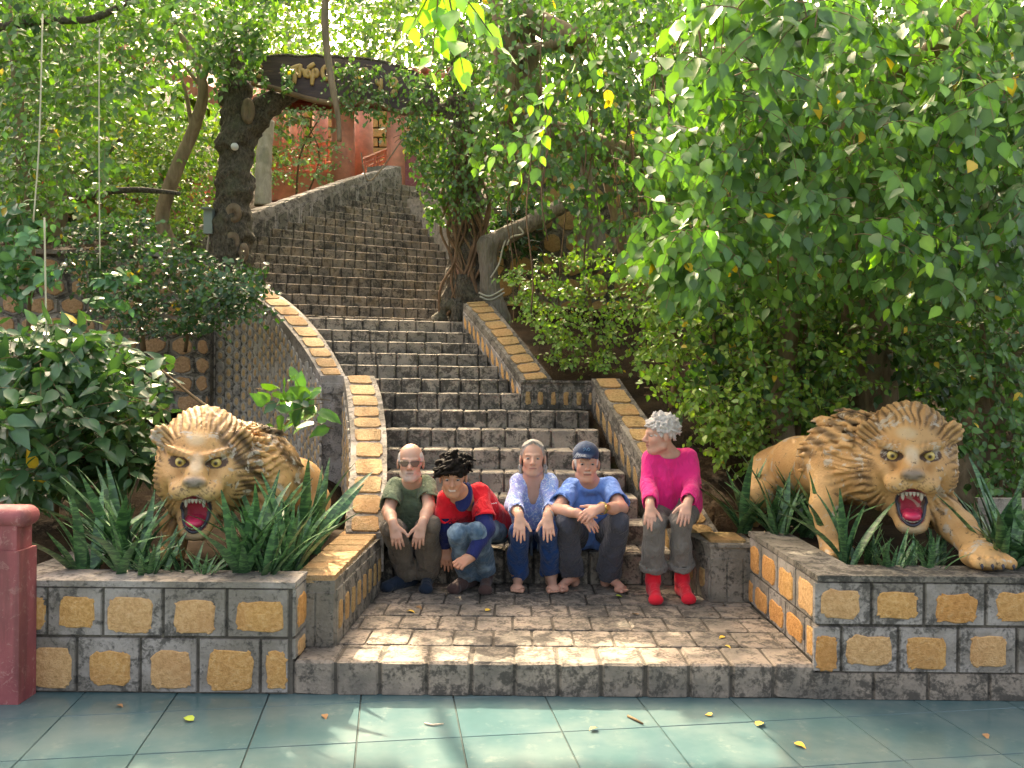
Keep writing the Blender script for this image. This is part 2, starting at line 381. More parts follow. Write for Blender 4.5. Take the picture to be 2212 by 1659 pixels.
for q_, s in enumerate(STEP):
    k, z, d, xp, a, x0, x1 = s
    rise = z - (STEP[q_-1][1] if q_ else .17)
    # dark core behind the joints
    y0, y1 = step_y(s, x0)+.012, step_y(s, x1)+.012
    back = 1.9 if k == 14 else .62
    core.add([(x0, y0, z-rise-.3), (x1, y1, z-rise-.3), (x1, y1+back, z-rise-.3), (x0, y0+back, z-rise-.3), (x0, y0, z-.010), (x1, y1, z-.010), (x1, y1+back, z-.010), (x0, y0+back, z-.010)],
             [(0, 1, 5, 4), (1, 2, 6, 5), (3, 0, 4, 7), (4, 5, 6, 7), (2, 3, 7, 6)])
    wst = .205 if k < 15 else .165
    L = (x1-x0)/math.cos(a); nb = max(1, int(round(L/wst))); off = (k % 2)*.5
    cuts = [0.0] + [min(max((i+off+random.uniform(-.07, .07))*L/nb, 0), L) for i in range(0 if off else 1, nb)] + [L]
    for c0, c1 in zip(cuts[:-1], cuts[1:]):
        ww = c1-c0
        if ww < .03: continue
        cx = x0 + (c0+c1)/2*math.cos(a); cyy = step_y(s, cx)
        dep = .33 + random.uniform(-.012, .012)
        loc = Vector((cx, cyy, z-rise/2)) + Vector((-math.sin(a), math.cos(a), 0))*(dep/2 - random.uniform(0, .012))
        dz = random.uniform(-.003, .003)
        rot = (random.uniform(-.012, .012), random.uniform(-.008, .008), a+random.uniform(-.01, .01))
        v = random.randrange(10)
        px = 512+cx/cyy*FPX
        if nst < 298 and (k < 27):
            obj('stone', (stm if k < 15 else stu)[v], stairs, loc+Vector((0, 0, dz)), rot, (ww-.010, dep, rise+.012)); nst += 1
        else:
            MX = Matrix.Translation(loc) @ Euler(rot).to_matrix().to_4x4() @ Matrix.Diagonal((ww-.013, dep, rise+.012, 1))
            rest.add([MX @ Vector(p) for p in SB[v][0]], SB[v][1])
tag(core.build('step_core', M['joint2'], stairs), None, None, None, None)
tag(rest.build('upper_stones', M['step_up'], stairs), None, None, None, 'stuff')

# landing of rough pavers
LZ = .17
land = tag(empty('landing', (0, 4.2, 0), 'landing of rough grey stone pavers at the foot of the stairs', 'landing'), None, None, None, 'structure')
mk('landing_core', *(lambda b: (b.V, b.F))((lambda b: (b.box((.23, 5.04, .075), (2.66, 1.64, .168)), b)[1])(MB())), M['mortar'], land)
pvm = box_meshes('paver', M['paver'])
rows = [4.2, 4.49, 4.77, 5.05, 5.32, 5.59, 5.87]
xs0 = -1.10
for r in range(6):
    y0, y1 = rows[r], rows[r+1]; x = xs0 - (r % 2)*.115 - random.uniform(0, .02)
    while x < 1.57:
        ww = .2275+random.uniform(-.012, .012); a, b = max(x, xs0), min(x+ww, 1.565)
        if b-a > .04:
            front = r == 0; hh = .175 if front else .06
            obj('paver', pvm[random.randrange(10)], land, ((a+b)/2, (y0+y1)/2, LZ-hh/2+random.uniform(-.003, .003)), (random.uniform(-.008, .008), random.uniform(-.008, .008), random.uniform(-.01, .01)),
                (b-a-.014, y1-y0-(.010 if front else .015), hh))
        x += ww

# ------------------------------------------------------------------ stone-faced walls
def rrect(a0, a1, b0, b1, n=14, jit=.012, r=.25):
    """irregular rounded rectangle outline in (s, t)"""
    out = []; cx, cy, hx, hy = (a0+a1)/2, (b0+b1)/2, (a1-a0)/2, (b1-b0)/2
    for i in range(n):
        t = 2*PI*(i+.5)/n; c, s_ = math.cos(t), math.sin(t); e = .42
        out.append((cx + hx*math.copysign(abs(c)**e, c) + random.uniform(-jit, jit), cy + hy*math.copysign(abs(s_)**e, s_) + random.uniform(-jit, jit)))
    return out
def hexa(cx, cy, w, h, k=.30, g=.0):
    w, h = w/2-g, h/2-g
    return [(cx-w, cy-h*(1-2*k)), (cx, cy-h), (cx+w, cy-h*(1-2*k)), (cx+w, cy+h*(1-2*k)), (cx, cy+h), (cx-w, cy+h*(1-2*k))]
def piece(name, plate, patch, MP, parent, mats, tp=.012, tq=.009, inset=.006):
    """one block set in a wall: a cement plate (mats[0]) with a rough stone face (mats[1]) on it"""
    V, F, mi = [], [], []
    def ring(poly, off, ins=0.0):
        c = np.mean(poly, axis=0); b = len(V)
        for p in poly:
            dv = np.array(p)-c; L = np.hypot(*dv)+1e-9
            qv = c + dv*(1-ins/L); V.append(MP(qv[0], qv[1], off))
        return list(range(b, b+len(poly)))
    def band(r0, r1, m):
        n = len(r0)
        for i in range(n): F.append((r0[i], r0[(i+1) % n], r1[(i+1) % n], r1[i])); mi.append(m)
    if plate is not None:
        a = ring(plate, -.004); b = ring(plate, tp, inset); band(a, b, 0); F.append(tuple(b)); mi.append(0)
    if patch is not None:
        base = tp-.003 if plate is not None else -.004
        a = ring(patch, base); b = ring(patch, base+tq, .008); band(a, b, 1)
        c = np.mean(patch, axis=0); V.append(MP(c[0], c[1], base+tq+.005)); ci = len(V)-1
        for i in range(len(b)): F.append((b[i], b[(i+1) % len(b)], ci)); mi.append(1)
    return mk(name, V, F, mats, parent, False, mi)
def planar(p0, p1, flip=1):
    """(s along p0-p1, z height, offset towards the right-hand side of p0->p1) -> world"""
    p0 = Vector(p0); p1 = Vector(p1); t = (p1-p0); t.z = 0; t.normalize(); n = Vector((t.y, -t.x, 0))*flip
    return lambda s, z, o: (p0.x+t.x*s+n.x*o, p0.y+t.y*s+n.y*o, z)
def curved(pts, flip=1):
    P = np.array([[p[0], p[1]] for p in pts]); L = np.concatenate([[0], np.cumsum(np.hypot(*np.diff(P, axis=0).T))])
    def f(s, z, o):
        i = int(np.clip(np.searchsorted(L, s)-1, 0, len(P)-2)); t = (s-L[i])/(L[i+1]-L[i]+1e-9)
        p = P[i]*(1-t)+P[i+1]*t; tv = P[min(i+2, len(P)-1)]-P[max(i-1, 0)]; tv = tv/np.hypot(*tv)
        return (p[0]+tv[1]*o*flip, p[1]-tv[0]*o*flip, z)
    f.length = L[-1]; f.L = L; f.P = P
    return f
def extrude(poly, z0, z1):
    n = len(poly); V = [(p[0], p[1], z0) for p in poly]+[(p[0], p[1], (z1[i] if hasattr(z1, '__len__') else z1)) for i, p in enumerate(poly)]
    F = [tuple(range(n, 2*n)), tuple(range(n-1, -1, -1))]+[(i, (i+1) % n, n+(i+1) % n, n+i) for i in range(n)]
    return V, F
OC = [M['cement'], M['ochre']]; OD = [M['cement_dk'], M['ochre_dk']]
def X6(x): return ((x/1.4747)/1.8228/2.16016-512)*4.2/FPX          # joints read along the front of the left planter
def X8(x): return ((2500+x/1.4439)/1.8228/2.16016-512)*4.2/FPX     # the same on the right

# left planter: front wall, return on the left
FY = 4.2
LP = empty('planter_wall', (-1.8, FY, 0), 'low planter wall of cement blocks with ochre faces beneath the left lion', 'planter wall')
zt = .57
V, F = extrude([(-2.62, FY+.012), (-1.10, FY+.012), (-1.10, FY+.24), (-2.62, FY+.24)], 0, zt-.03); mk('wall_core', V, F, M['mortar'], LP)
V, F = extrude([(-2.62, FY-.005), (-1.088, FY-.005), (-1.088, FY+.25), (-2.62, FY+.25)], zt-.03, zt); mk('coping', V, F, M['cement'], LP)
V, F = extrude([(-2.62, FY+.26), (-2.38, FY+.26), (-2.40, 5.5), (-2.62, 5.5)], .2, zt-.01); mk('return_wall', V, F, M['cement_dk'], LP)
mp = planar((0, FY+.012, 0), (1, FY+.012, 0))
def course(js, z0, z1, parent, mpf, mats, side=None, pw=.77, ph=.68, conv=lambda x: x):
    for a, b in zip(js[:-1], js[1:]):
        a, b = conv(a)+.006, conv(b)-.006
        cw, ch = (b-a)*pw/2, (z1-z0)*ph/2; cx, cz = (a+b)/2+random.uniform(-.012, .012), (z0+z1)/2-.01
        cw *= random.uniform(.86, 1.1); ch *= random.uniform(.88, 1.12); cz += random.uniform(-.012, .008)
        patch = rrect(cx-cw, cx+cw, cz-ch, cz+ch, 30, .0075) if b-a > .09 else (rrect(cx-cw*.8, cx+cw*.8, cz-ch, cz+ch, 18, .005) if b-a > .05 else None)
        mats = [mats[0], random.choice((M['ochre'], M['ochre_b'], M['ochre_c']))]
        piece('block', [(a, z0+.006), (b, z0+.006), (b, z1-.006), (a, z1-.006)], patch, mpf, parent, mats)
course([140, 280, 605, 955, 1325, 1690], .285, zt-.03, LP, mp, OC, conv=X6)
course([140, 455, 825, 1160, 1525, 1690], .0, .285, LP, mp, OC, conv=X6)
mps = planar((-1.10+.0, FY, 0), (-1.10, FY+1, 0))
course([.005, .235], .285, zt-.03, LP, mps, OC); course([.005, .235], .17, .285, LP, mps, OC)

# left flank wall beside the landing
LF = empty('flank_wall', (-1.03, 4.41, LZ), 'low stone flank wall with sunlit top left of the landing', 'wall')
fzt = .545
V, F = extrude([(-1.145, 4.425), (-.936, 4.425), (-.885, 5.62), (-1.145, 5.62)], LZ-.1, fzt-.02); mk('wall_core', V, F, M['cement_dk'], LF)
mpf = planar((-.936, 4.425, 0), (-.885, 5.62, 0))
x = .02
while x < 1.1:
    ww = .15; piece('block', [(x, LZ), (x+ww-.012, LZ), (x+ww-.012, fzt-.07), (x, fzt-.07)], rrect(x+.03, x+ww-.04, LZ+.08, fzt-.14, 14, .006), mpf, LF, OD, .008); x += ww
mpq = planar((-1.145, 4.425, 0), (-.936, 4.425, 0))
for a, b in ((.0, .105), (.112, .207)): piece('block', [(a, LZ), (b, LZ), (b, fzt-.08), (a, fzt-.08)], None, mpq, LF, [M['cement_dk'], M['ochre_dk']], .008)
y = 4.42
while y < 5.6:
    f = (y-4.42)/1.2; dy = .165
    obj('cap_stone', mesh('cap_stone', *SB[random.randrange(10)], M['ochre_cap']), LF, (-1.045+.015*f, y+dy/2, fzt-.012), (0, 0, random.uniform(-.01, .01)), (.215+.03*f, dy-.01, .045)); y += dy

def sloped_wall(name, label, Lp, Rp, zb, nstone, capmats, coremat=None, band=.05, cat='parapet wall', pw=.74):
    """parapet whose top runs between two polylines (left Lp, right Rp, each (x, y, z)); stones lie along the top"""
    n = 40; L = smoothpath(Lp, n); R = smoothpath(Rp, n)
    o = empty(name, tuple((L[0]+R[0])/2*np.array([1, 1, 0])+np.array([0, 0, zb(L[0][1])])), label, cat)
    V = []; F = []
    for i in range(n):
        l, r = L[i], R[i]; z = zb(l[1])
        V += [(l[0], l[1], z), (l[0], l[1], l[2]), (r[0], r[1], r[2]), (r[0], r[1], z)]
    for i in range(n-1):
        a, b = i*4, i*4+4
        F += [(a, b, b+1, a+1), (a+1, b+1, b+2, a+2), (a+2, b+2, b+3, a+3)]
    F += [(0, 1, 2, 3), (4*n-1, 4*n-2, 4*n-3, 4*n-4)]
    mk('wall_core', V, F, coremat or M['cement_dk'], o)
    def top(s, t, off):
        f = np.clip(s, 0, 1)*(n-1); i = int(min(f, n-2)); q_ = f-i
        l = L[i]*(1-q_)+L[i+1]*q_; r = R[i]*(1-q_)+R[i+1]*q_
        p = l*(1-t)+r*t; tv = L[i+1]-L[i]; wv = r-l; nn = np.cross(wv, tv); nn = nn/np.linalg.norm(nn)
        if nn[2] < 0: nn = -nn
        p = p + nn*off
        return tuple(p)
    for i in range(nstone):
        a, b = (i+.05)/nstone, (i+.95)/nstone
        piece('cap_stone', [(a, .0), (b, .0), (b, 1.0), (a, 1.0)] if False else None, rr_local(a, b, .5-pw/2, .5+pw/2), top, o, capmats, 0, .016)
    return o, L, R
def rr_local(a, b, c, d):
    n = 16; out = []
    for i in range(n):
        t = 2*PI*(i+.5)/n; cc, s_ = math.cos(t), math.sin(t); e = .35; j = 1+random.uniform(-.09, .05)
        out.append(((a+b)/2+(b-a)/2*math.copysign(abs(cc)**e, cc)*j*.97, (c+d)/2+(d-c)/2*math.copysign(abs(s_)**e, s_)*j))
    return out
def A(u, v, d): return tuple(at(u, v, d))
def tz(y): return .42 if y < 6 else .42+.40*(y-6)
# lower left parapet: rises from the flank wall beside the steps, bulging to the right
depths = [5.62, 5.95, 6.35, 6.8, 7.2, 7.55, 7.9]
Lp = [A(747, 1150, 5.62), A(752, 1075, 5.95), A(757, 1003, 6.35), A(757, 940, 6.8), A(754, 895, 7.2), A(749, 852, 7.55), A(742, 812, 7.9)]
Rp = [A(829, 1152, 5.62), A(834, 1075, 5.95), A(836, 1003, 6.35), A(835, 940, 6.8), A(830, 895, 7.2), A(823, 852, 7.55), A(808, 812, 7.9)]
pw1, L1, R1 = sloped_wall('parapet_wall', 'lower left stone parapet with bulging ochre cap stones beside the steps', Lp, Rp, lambda y: .30, 11, [M['cement'], M['ochre_cap']], M['cement'])
# upper left parapet
Lp = [A(692, 812, 7.95), A(668, 770, 8.3), A(634, 722, 8.75), A(590, 672, 9.25), A(548, 640, 9.65), A(500, 620, 9.85), A(440, 612, 9.9)]
Rp = [A(746, 812, 7.95), A(724, 770, 8.3), A(692, 722, 8.75), A(648, 672, 9.25), A(602, 636, 9.75), A(560, 612, 10.1), A(500, 600, 10.15)]
pw2, L2, R2 = sloped_wall('parapet_wall', 'upper left stone parapet curving up to the bark-covered gate trunk', Lp, Rp, lambda y: .30, 13, [M['cement'], M['ochre_cap']], M['cement'])
# hexagonal stone facing on the outer face of both left parapets
def hex_face(o, Lc, wv, hv, n_s, zlow):
    cv = curved([(p[0], p[1]) for p in Lc], -1); Ls = cv.L; zt_ = [p[2] for p in Lc]
    s = 0.0; i = 0
    while s < cv.length:
        ztop = np.interp(s, Ls, zt_)-.10; z = zlow + (hv*.5 if i % 2 else 0)
        while z + hv/2 < ztop+.05:
            if z-hv/2 > zlow-.1:
                w2 = wv*.92; pl = hexa(s, z, wv*1.0, hv*1.32, .24, .006)
                pt = [(s+(a-s)*.60+random.uniform(-.006, .006), z+(b-z)*.62+random.uniform(-.006, .006)) for a, b in pl]
                pt = [((pt[j][0]*(1-f)+pt[(j+1) % 6][0]*f), (pt[j][1]*(1-f)+pt[(j+1) % 6][1]*f)) for j in range(6) for f in (.15, .85)]
                pl = [(a, min(b, ztop+.02)) for a, b in pl]; pt = [(a, min(b, ztop)) for a, b in pt]
                piece('hex_stone', pl, pt if z+hv*.4 < ztop and random.random() < .86 else None, cv, o, [M['cement_hex'], M['ochre_hex']], .012, .008)
            z += hv
        s += wv*.5 if False else wv; i += 1
M['cement_hex'] = m_stone('pale_mortar', (.16, .145, .12), (.44, .39, .32), (.58, .53, .45), .08)
M['ochre_hex'] = m_ochre('dusty_ochre_stone', (.60, .41, .21), (.70, .52, .31), (.42, .30, .16))
hex_face(pw2, L2, .118, .135, 0, .52)
hex_face(pw1, L1, .118, .135, 0, .52)
# end cap of the upper left parapet
mpc = planar((L2[0][0], L2[0][1], 0), (R2[0][0], R2[0][1], 0))
piece('end_block', [(0, 1.46), (.24, 1.46), (.24, 1.565), (0, 1.565)], None, mpc, pw2, OC, .012)

# right side: block, lower parapet, level wall, upper parapet
RB = empty('flank_wall', (1.45, 5.4, LZ), 'short dark cement end block of the right parapet beside the red socks', 'wall')
V, F = extrude([(1.305, 5.40), (1.61, 5.40), (1.61, 5.80), (1.22, 5.80)], LZ-.1, .53); mk('wall_core', V, F, M['cement_dk'], RB)
V, F = extrude([(1.295, 5.385), (1.615, 5.385), (1.615, 5.80), (1.21, 5.80)], .53, .55); mk('coping', V, F, M['cement_dk'], RB)
mpr = planar((1.305, 5.40, 0), (1.61, 5.40, 0))
for a, b in ((0, .10), (.108, .205), (.213, .305)): piece('block', [(a, LZ), (b, LZ), (b, .46), (a, .46)], None, mpr, RB, OD, .008)
mpr2 = planar((1.22, 5.80, 0), (1.305, 5.40, 0))
for a, b in ((.02, .2), (.21, .4)): piece('block', [(a, LZ), (b, LZ), (b, .46), (a, .46)], rrect(a+.05, b-.05, .25, .38, 14), mpr2, RB, OD, .008)
obj('cap_stone', mesh('cap_stone', *SB[1], M['ochre_dk']), RB, (1.43, 5.6, .553), None, (.24, .30, .03))
# lower right parapet
Lp = [A(1478, 1165, 5.80), A(1432, 1085, 6.15), A(1392, 1005, 6.55), A(1352, 938, 7.0), A(1316, 878, 7.45), A(1278, 818, 7.95)]
Rp = [A(1562, 1165, 5.80), A(1512, 1085, 6.15), A(1470, 1005, 6.55), A(1424, 938, 7.0), A(1380, 878, 7.45), A(1338, 818, 7.95)]
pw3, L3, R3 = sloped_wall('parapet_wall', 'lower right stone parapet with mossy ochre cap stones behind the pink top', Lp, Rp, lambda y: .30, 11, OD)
cv = curved([(p[0], p[1]) for p in L3], -1)
def stair_z(y): return float(np.interp(y, [s[2] for s in STEP[:14]], [s[1] for s in STEP[:14]]))
def side_blocks(o, C, flip, mats, w=.17, top=.10, h=.22):
    cv = curved([(p[0], p[1]) for p in C], flip); s = .02
    while s + w < cv.length:
        zt_ = [float(np.interp(x, cv.L, [p[2] for p in C])) for x in (s, s+w)]
        zb_ = [z-top-h for z in zt_]
        z0, z1 = zb_; y0, y1 = zt_[0]-top, zt_[1]-top
        pl = [(s, z0), (s+w-.012, z1), (s+w-.012, y1), (s, y0)]
        pt = [(s+.03, z0+.05), (s+w*.5, (z0+z1)/2+.035), (s+w-.045, z1+.05), (s+w-.04, (z1+y1)/2), (s+w-.05, y1-.05), (s+w*.5, (y0+y1)/2-.035), (s+.035, y0-.05), (s+.025, (z0+y0)/2)]
        pt = [(a+random.uniform(-.008, .008), b+random.uniform(-.008, .008)) for a, b in pt]
        piece('side_stone', pl, pt, cv, o, mats, .009, .007); s += w
side_blocks(pw3, L3, -1, OD)
# level wall of the jog, facing the camera
JW = empty('jog_wall', (.45, 7.96, 1.2), 'short level wall with upright ochre stones joining the right parapets', 'wall')
j0, j1 = at(1128, 818, 8.0), at(1292, 818, 8.0)
V, F = extrude([(j0.x-.01, 7.965), (j1.x+.1, 7.965), (j1.x+.1, 8.3), (j0.x-.01, 8.3)], .9, 1.588); mk('wall_core', V, F, M['cement_dk'], JW)
V, F = extrude([(j0.x-.02, 7.945), (j1.x+.0, 7.945), (j1.x+.0, 8.3), (j0.x-.02, 8.3)], 1.588, 1.61); mk('coping', V, F, M['cement_dk'], JW)
mpj = planar((j0.x, 7.965, 0), (j1.x, 7.965, 0)); wj = (j1.x-j0.x)/6
for i in range(6): piece('upright_stone', [(i*wj, 1.33), (i*wj+wj-.012, 1.33), (i*wj+wj-.012, 1.55), (i*wj, 1.55)], rrect(i*wj+.03, i*wj+wj-.04, 1.37, 1.50, 12, .006), mpj, JW, OD, .009, .008)
# upper right parapet
Lp = [A(1128, 824, 8.0), A(1104, 786, 8.3), A(1072, 742, 8.7), A(1042, 704, 9.1), A(1012, 668, 9.55), A(1000, 655, 9.7)]
Rp = [A(1192, 818, 8.0), A(1160, 778, 8.3), A(1128, 736, 8.7), A(1098, 700, 9.1), A(1068, 664, 9.55), A(1054, 652, 9.7)]
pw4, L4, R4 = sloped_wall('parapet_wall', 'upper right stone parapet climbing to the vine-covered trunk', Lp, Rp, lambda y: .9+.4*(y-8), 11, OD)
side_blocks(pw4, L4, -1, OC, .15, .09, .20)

# right planter
RP = empty('planter_wall', (2.3, FY, 0), 'cement block planter wall with ochre faces beneath the right lion', 'planter wall')
ztr = .63
V, F = extrude([(1.57, FY+.012), (3.3, FY+.012), (3.3, FY+.24), (1.80, FY+.24), (1.80, 5.42), (1.57, 5.42)], 0, ztr-.03); mk('wall_core', V, F, M['mortar'], RP)
V, F = extrude([(1.555, FY-.005), (3.3, FY-.005), (3.3, FY+.25), (1.81, FY+.25), (1.81, 5.43), (1.555, 5.43)], ztr-.03, ztr); mk('coping', V, F, M['cement_dk'], RP)
mp = planar((0, FY+.012, 0), (1, FY+.012, 0))
course([1024, 1360, 1660, 2010, 2350, 2690, 2990], .375, ztr-.03, RP, mp, OC, conv=X8)
course([1024, 1190, 1515, 1855, 2190, 2520, 2860, 3100], .135, .375, RP, mp, OC, conv=X8)
for a, b in ((1024, 1375), (1375, 1685), (1685, 2035), (2035, 2390), (2390, 2740), (2740, 3000)):
    a, b = X8(a)+.005, X8(b)-.005; piece('block', [(a, .0), (b, .0), (b, .135), (a, .135)], None, mp, RP, [M['paver'], M['ochre']])
mps = planar((1.57, 5.42, 0), (1.57, FY, 0))
course([.0, .27, .58, .89, 1.21], .375, ztr-.03, RP, mps, OC); course([.0, .12, .42, .73, 1.04, 1.21], .17, .375, RP, mps, OC)
# soil in the planters
SZ = .50
tag(mk('planter_soil', [(-2.62, 4.3, SZ), (-1.12, 4.3, SZ), (-1.12, 5.9, SZ+.03), (-2.9, 5.9, SZ+.03)], [(0, 1, 2, 3)], M['soil']), 'dark soil in the left planter', 'soil', None, 'structure')
tag(mk('planter_soil', [(1.7, 4.3, SZ+.06), (3.6, 4.3, SZ+.06), (3.6, 6.0, SZ+.08), (1.62, 6.0, SZ+.08)], [(0, 1, 2, 3)], M['soil']), 'dark soil in the right planter', 'soil', None, 'structure')
# back part of the beds
# ------------------------------------------------------------------ implicit surfaces for bodies and statues
class SDF:
    def __init__(s, lo, hi, h):
        s.lo = np.array(lo, np.float32); s.h = h; s.n = np.ceil((np.array(hi)-np.array(lo))/h).astype(int)+1
        s.F = np.full(tuple(s.n), 9.0, np.float32)
    def block(s, lo, hi):
        a = np.clip(np.floor((np.array(lo)-s.lo)/s.h).astype(int), 0, s.n-1); b = np.clip(np.ceil((np.array(hi)-s.lo)/s.h).astype(int)+1, 1, s.n)
        if np.any(b <= a): return None
        ax = [(s.lo[i]+s.h*np.arange(a[i], b[i], dtype=np.float32)) for i in range(3)]
        return tuple(slice(a[i], b[i]) for i in range(3)), ax[0][:, None, None], ax[1][None, :, None], ax[2][None, None, :]
    def comb(s, sl, d, k, sub):
        f = s.F[sl]
        if sub:
            d = -d
            if k > 0: h = np.maximum(k-np.abs(f-d), 0)/k; s.F[sl] = np.maximum(f, d)+h*h*k*.25
            else: s.F[sl] = np.maximum(f, d)
        else:
            if k > 0: h = np.maximum(k-np.abs(f-d), 0)/k; s.F[sl] = np.minimum(f, d)-h*h*k*.25
            else: s.F[sl] = np.minimum(f, d)
    def cap(s, a, b, r1, r2=None, k=.02, sub=False, flat=False, flat0=False):
        r2 = r1 if r2 is None else r2; a = np.array(a, np.float32); b = np.array(b, np.float32); m = max(r1, r2)+k+2.5*s.h
        B = s.block(np.minimum(a, b)-m, np.maximum(a, b)+m)
        if B is None: return
        sl, X, Y, Z = B; ab = b-a; L2 = float(ab @ ab)+1e-12
        px, py, pz = X-a[0], Y-a[1], Z-a[2]
        tt = (px*ab[0]+py*ab[1]+pz*ab[2])/L2; t = np.clip(tt, 0, 1)
        d = np.sqrt((px-t*ab[0])**2+(py-t*ab[1])**2+(pz-t*ab[2])**2)-(r1+(r2-r1)*t)
        if flat: d = np.maximum(d, (tt-1)*math.sqrt(L2))
        if flat0: d = np.maximum(d, -tt*math.sqrt(L2))
        s.comb(sl, d, k, sub)
    def ell(s, c, r, R=None, k=.02, sub=False):
        """ellipsoid at c with radii r; R: 3x3 whose columns are its axes"""
        c = np.array(c, np.float32); r = np.array(r, np.float32); m = float(r.max())+k+2.5*s.h
        B = s.block(c-m, c+m)
        if B is None: return
        sl, X, Y, Z = B; px, py, pz = X-c[0], Y-c[1], Z-c[2]
        if R is not None:
            R = np.array(R, np.float32); px, py, pz = px*R[0, 0]+py*R[1, 0]+pz*R[2, 0], px*R[0, 1]+py*R[1, 1]+pz*R[2, 1], px*R[0, 2]+py*R[1, 2]+pz*R[2, 2]
        k0 = np.sqrt((px/r[0])**2+(py/r[1])**2+(pz/r[2])**2); k1 = np.sqrt((px/r[0]**2)**2+(py/r[1]**2)**2+(pz/r[2]**2)**2)+1e-6
        s.comb(sl, k0*(k0-1)/k1, k, sub)
    def wrinkle(s, amp, freq, seed=0, zs=1.0):
        r = np.random.default_rng(seed); ax = [(s.lo[i]+s.h*np.arange(s.n[i], dtype=np.float32)) for i in range(3)]
        X, Y, Z = ax[0][:, None, None], ax[1][None, :, None], ax[2][None, None, :]
        w_ = 0
        for i in range(5):
            v = r.normal(size=3); v /= np.linalg.norm(v); v[2] *= zs; f = freq*(.6+.5*i*.5); w_ = w_ + np.sin((X*v[0]+Y*v[1]+Z*v[2])*f+r.uniform(0, 6.28)+1.5*np.sin((X*v[1]-Z*v[0]+Y*v[2])*f*.6))/(1+.5*i)
        s.F += (amp*w_).astype(np.float32)
    def cut(s, p, n):
        """keep the side away from normal n"""
        ax = [(s.lo[i]+s.h*np.arange(s.n[i], dtype=np.float32)) for i in range(3)]
        X, Y, Z = ax[0][:, None, None], ax[1][None, :, None], ax[2][None, None, :]
        s.F = np.maximum(s.F, (X-p[0])*n[0]+(Y-p[1])*n[1]+(Z-p[2])*n[2]).astype(np.float32)
    def mesh(s):
        F = s.F; S = F < 0
        S[0] = S[-1] = False; S[:, 0] = S[:, -1] = False; S[:, :, 0] = S[:, :, -1] = False
        c = np.zeros(tuple(np.array(S.shape)-1), np.int8)
        for dx in (0, 1):
            for dy in (0, 1):
                for dz in (0, 1): c += S[dx:S.shape[0]-1+dx, dy:S.shape[1]-1+dy, dz:S.shape[2]-1+dz]
        act = (c > 0) & (c < 8); ijk = np.argwhere(act); idx = np.full(act.shape, -1, np.int32); idx[act] = np.arange(len(ijk))
        co = np.array([(x, y, z) for x in (0, 1) for y in (0, 1) for z in (0, 1)])
        f8 = np.stack([F[ijk[:, 0]+o[0], ijk[:, 1]+o[1], ijk[:, 2]+o[2]] for o in co], 1); s8 = np.stack([S[ijk[:, 0]+o[0], ijk[:, 1]+o[1], ijk[:, 2]+o[2]] for o in co], 1)
        P = np.zeros((len(ijk), 3)); C = np.zeros(len(ijk))
        for a in range(8):
            for b in range(a+1, 8):
                if np.abs(co[a]-co[b]).sum() != 1: continue
                m = s8[:, a] != s8[:, b]; t = np.clip(f8[m, a]/(f8[m, a]-f8[m, b]+1e-12), 0, 1)
                P[m] += co[a]+(co[b]-co[a])*t[:, None]; C[m] += 1
        V = s.lo+(ijk+P/np.maximum(C, 1)[:, None])*s.h
        Q = []
        for ax in range(3):
            sh = [slice(None)]*3; sh2 = list(sh); sh[ax] = slice(0, -1); sh2[ax] = slice(1, None)
            e = S[tuple(sh)] != S[tuple(sh2)]; inside = S[tuple(sh)]
            E = np.argwhere(e); o1, o2 = [(1, 2), (2, 0), (0, 1)][ax]
            ok = (E[:, o1] > 0) & (E[:, o2] > 0); E = E[ok]
            def cell(d1, d2):
                q_ = E.copy(); q_[:, o1] -= d1; q_[:, o2] -= d2; return idx[q_[:, 0], q_[:, 1], q_[:, 2]]
            quad = np.stack([cell(1, 1), cell(0, 1), cell(0, 0), cell(1, 0)], 1)
            fl_ = ~inside[E[:, 0], E[:, 1], E[:, 2]]; quad[fl_] = quad[fl_][:, ::-1]; Q.append(quad)
        Q = np.concatenate(Q); Q = Q[(Q >= 0).all(1)]
        return V.astype(np.float32), Q

q = NM('skin'); c_ = q.attr('Col'); n_ = q.noise(140, 3); n2_ = q.noise(22, 3)
c_ = q.mix(q.math('MULTIPLY', q.step(n2_, .5, .75), .25), c_, q.mix(1.0, c_, (.95, .62, .52), 'MULTIPLY'))
M['skin'] = q.done(q.bsdf(c_, .48, .4, q.bump(n_, .12, .003), sss=.12))
M['eye'] = m_attr('eyeball', .12, .5)
def hairmat(name, a, b):
    q = NM(name); n_ = q.noise(160, 4, .6, vec=q.scale(q.P(), 1, 1, .35)); return q.done(q.bsdf(q.ramp(n_, [(.3, a), (.7, b)]), .75, .15, q.bump(n_, .7, .008)))
M['hair_black'] = hairmat('black_hair', (.004, .003, .002), (.016, .011, .008))
M['hair_white'] = hairmat('white_hair', (.42, .39, .36), (.75, .71, .67))
M['hair_grey'] = hairmat('grey_hair', (.20, .18, .155), (.52, .48, .42))
M['glass'] = m_plain('tinted_lens', (.03, .022, .018), .08, .6, 20, 0, .1)
M['black'] = m_plain('black_plastic', (.012, .012, .014), .35, .5, 40, .05, .2)
M['brass'] = m_plain('brass_watch', (.45, .33, .12), .3, .5, 60, .1, .2, metal=.8)
SK = 1.15
def nrm(v): v = np.array(v, float); return v/(np.linalg.norm(v)+1e-12)
def frame(f, up=(0, 0, 1)):
    f = nrm(f); r = nrm(np.cross(f, up)); u = np.cross(r, f); return np.stack([r, f, u], 1)    # columns: right, forward, up (person's own)
def J(p): return np.array(at(*p), float)
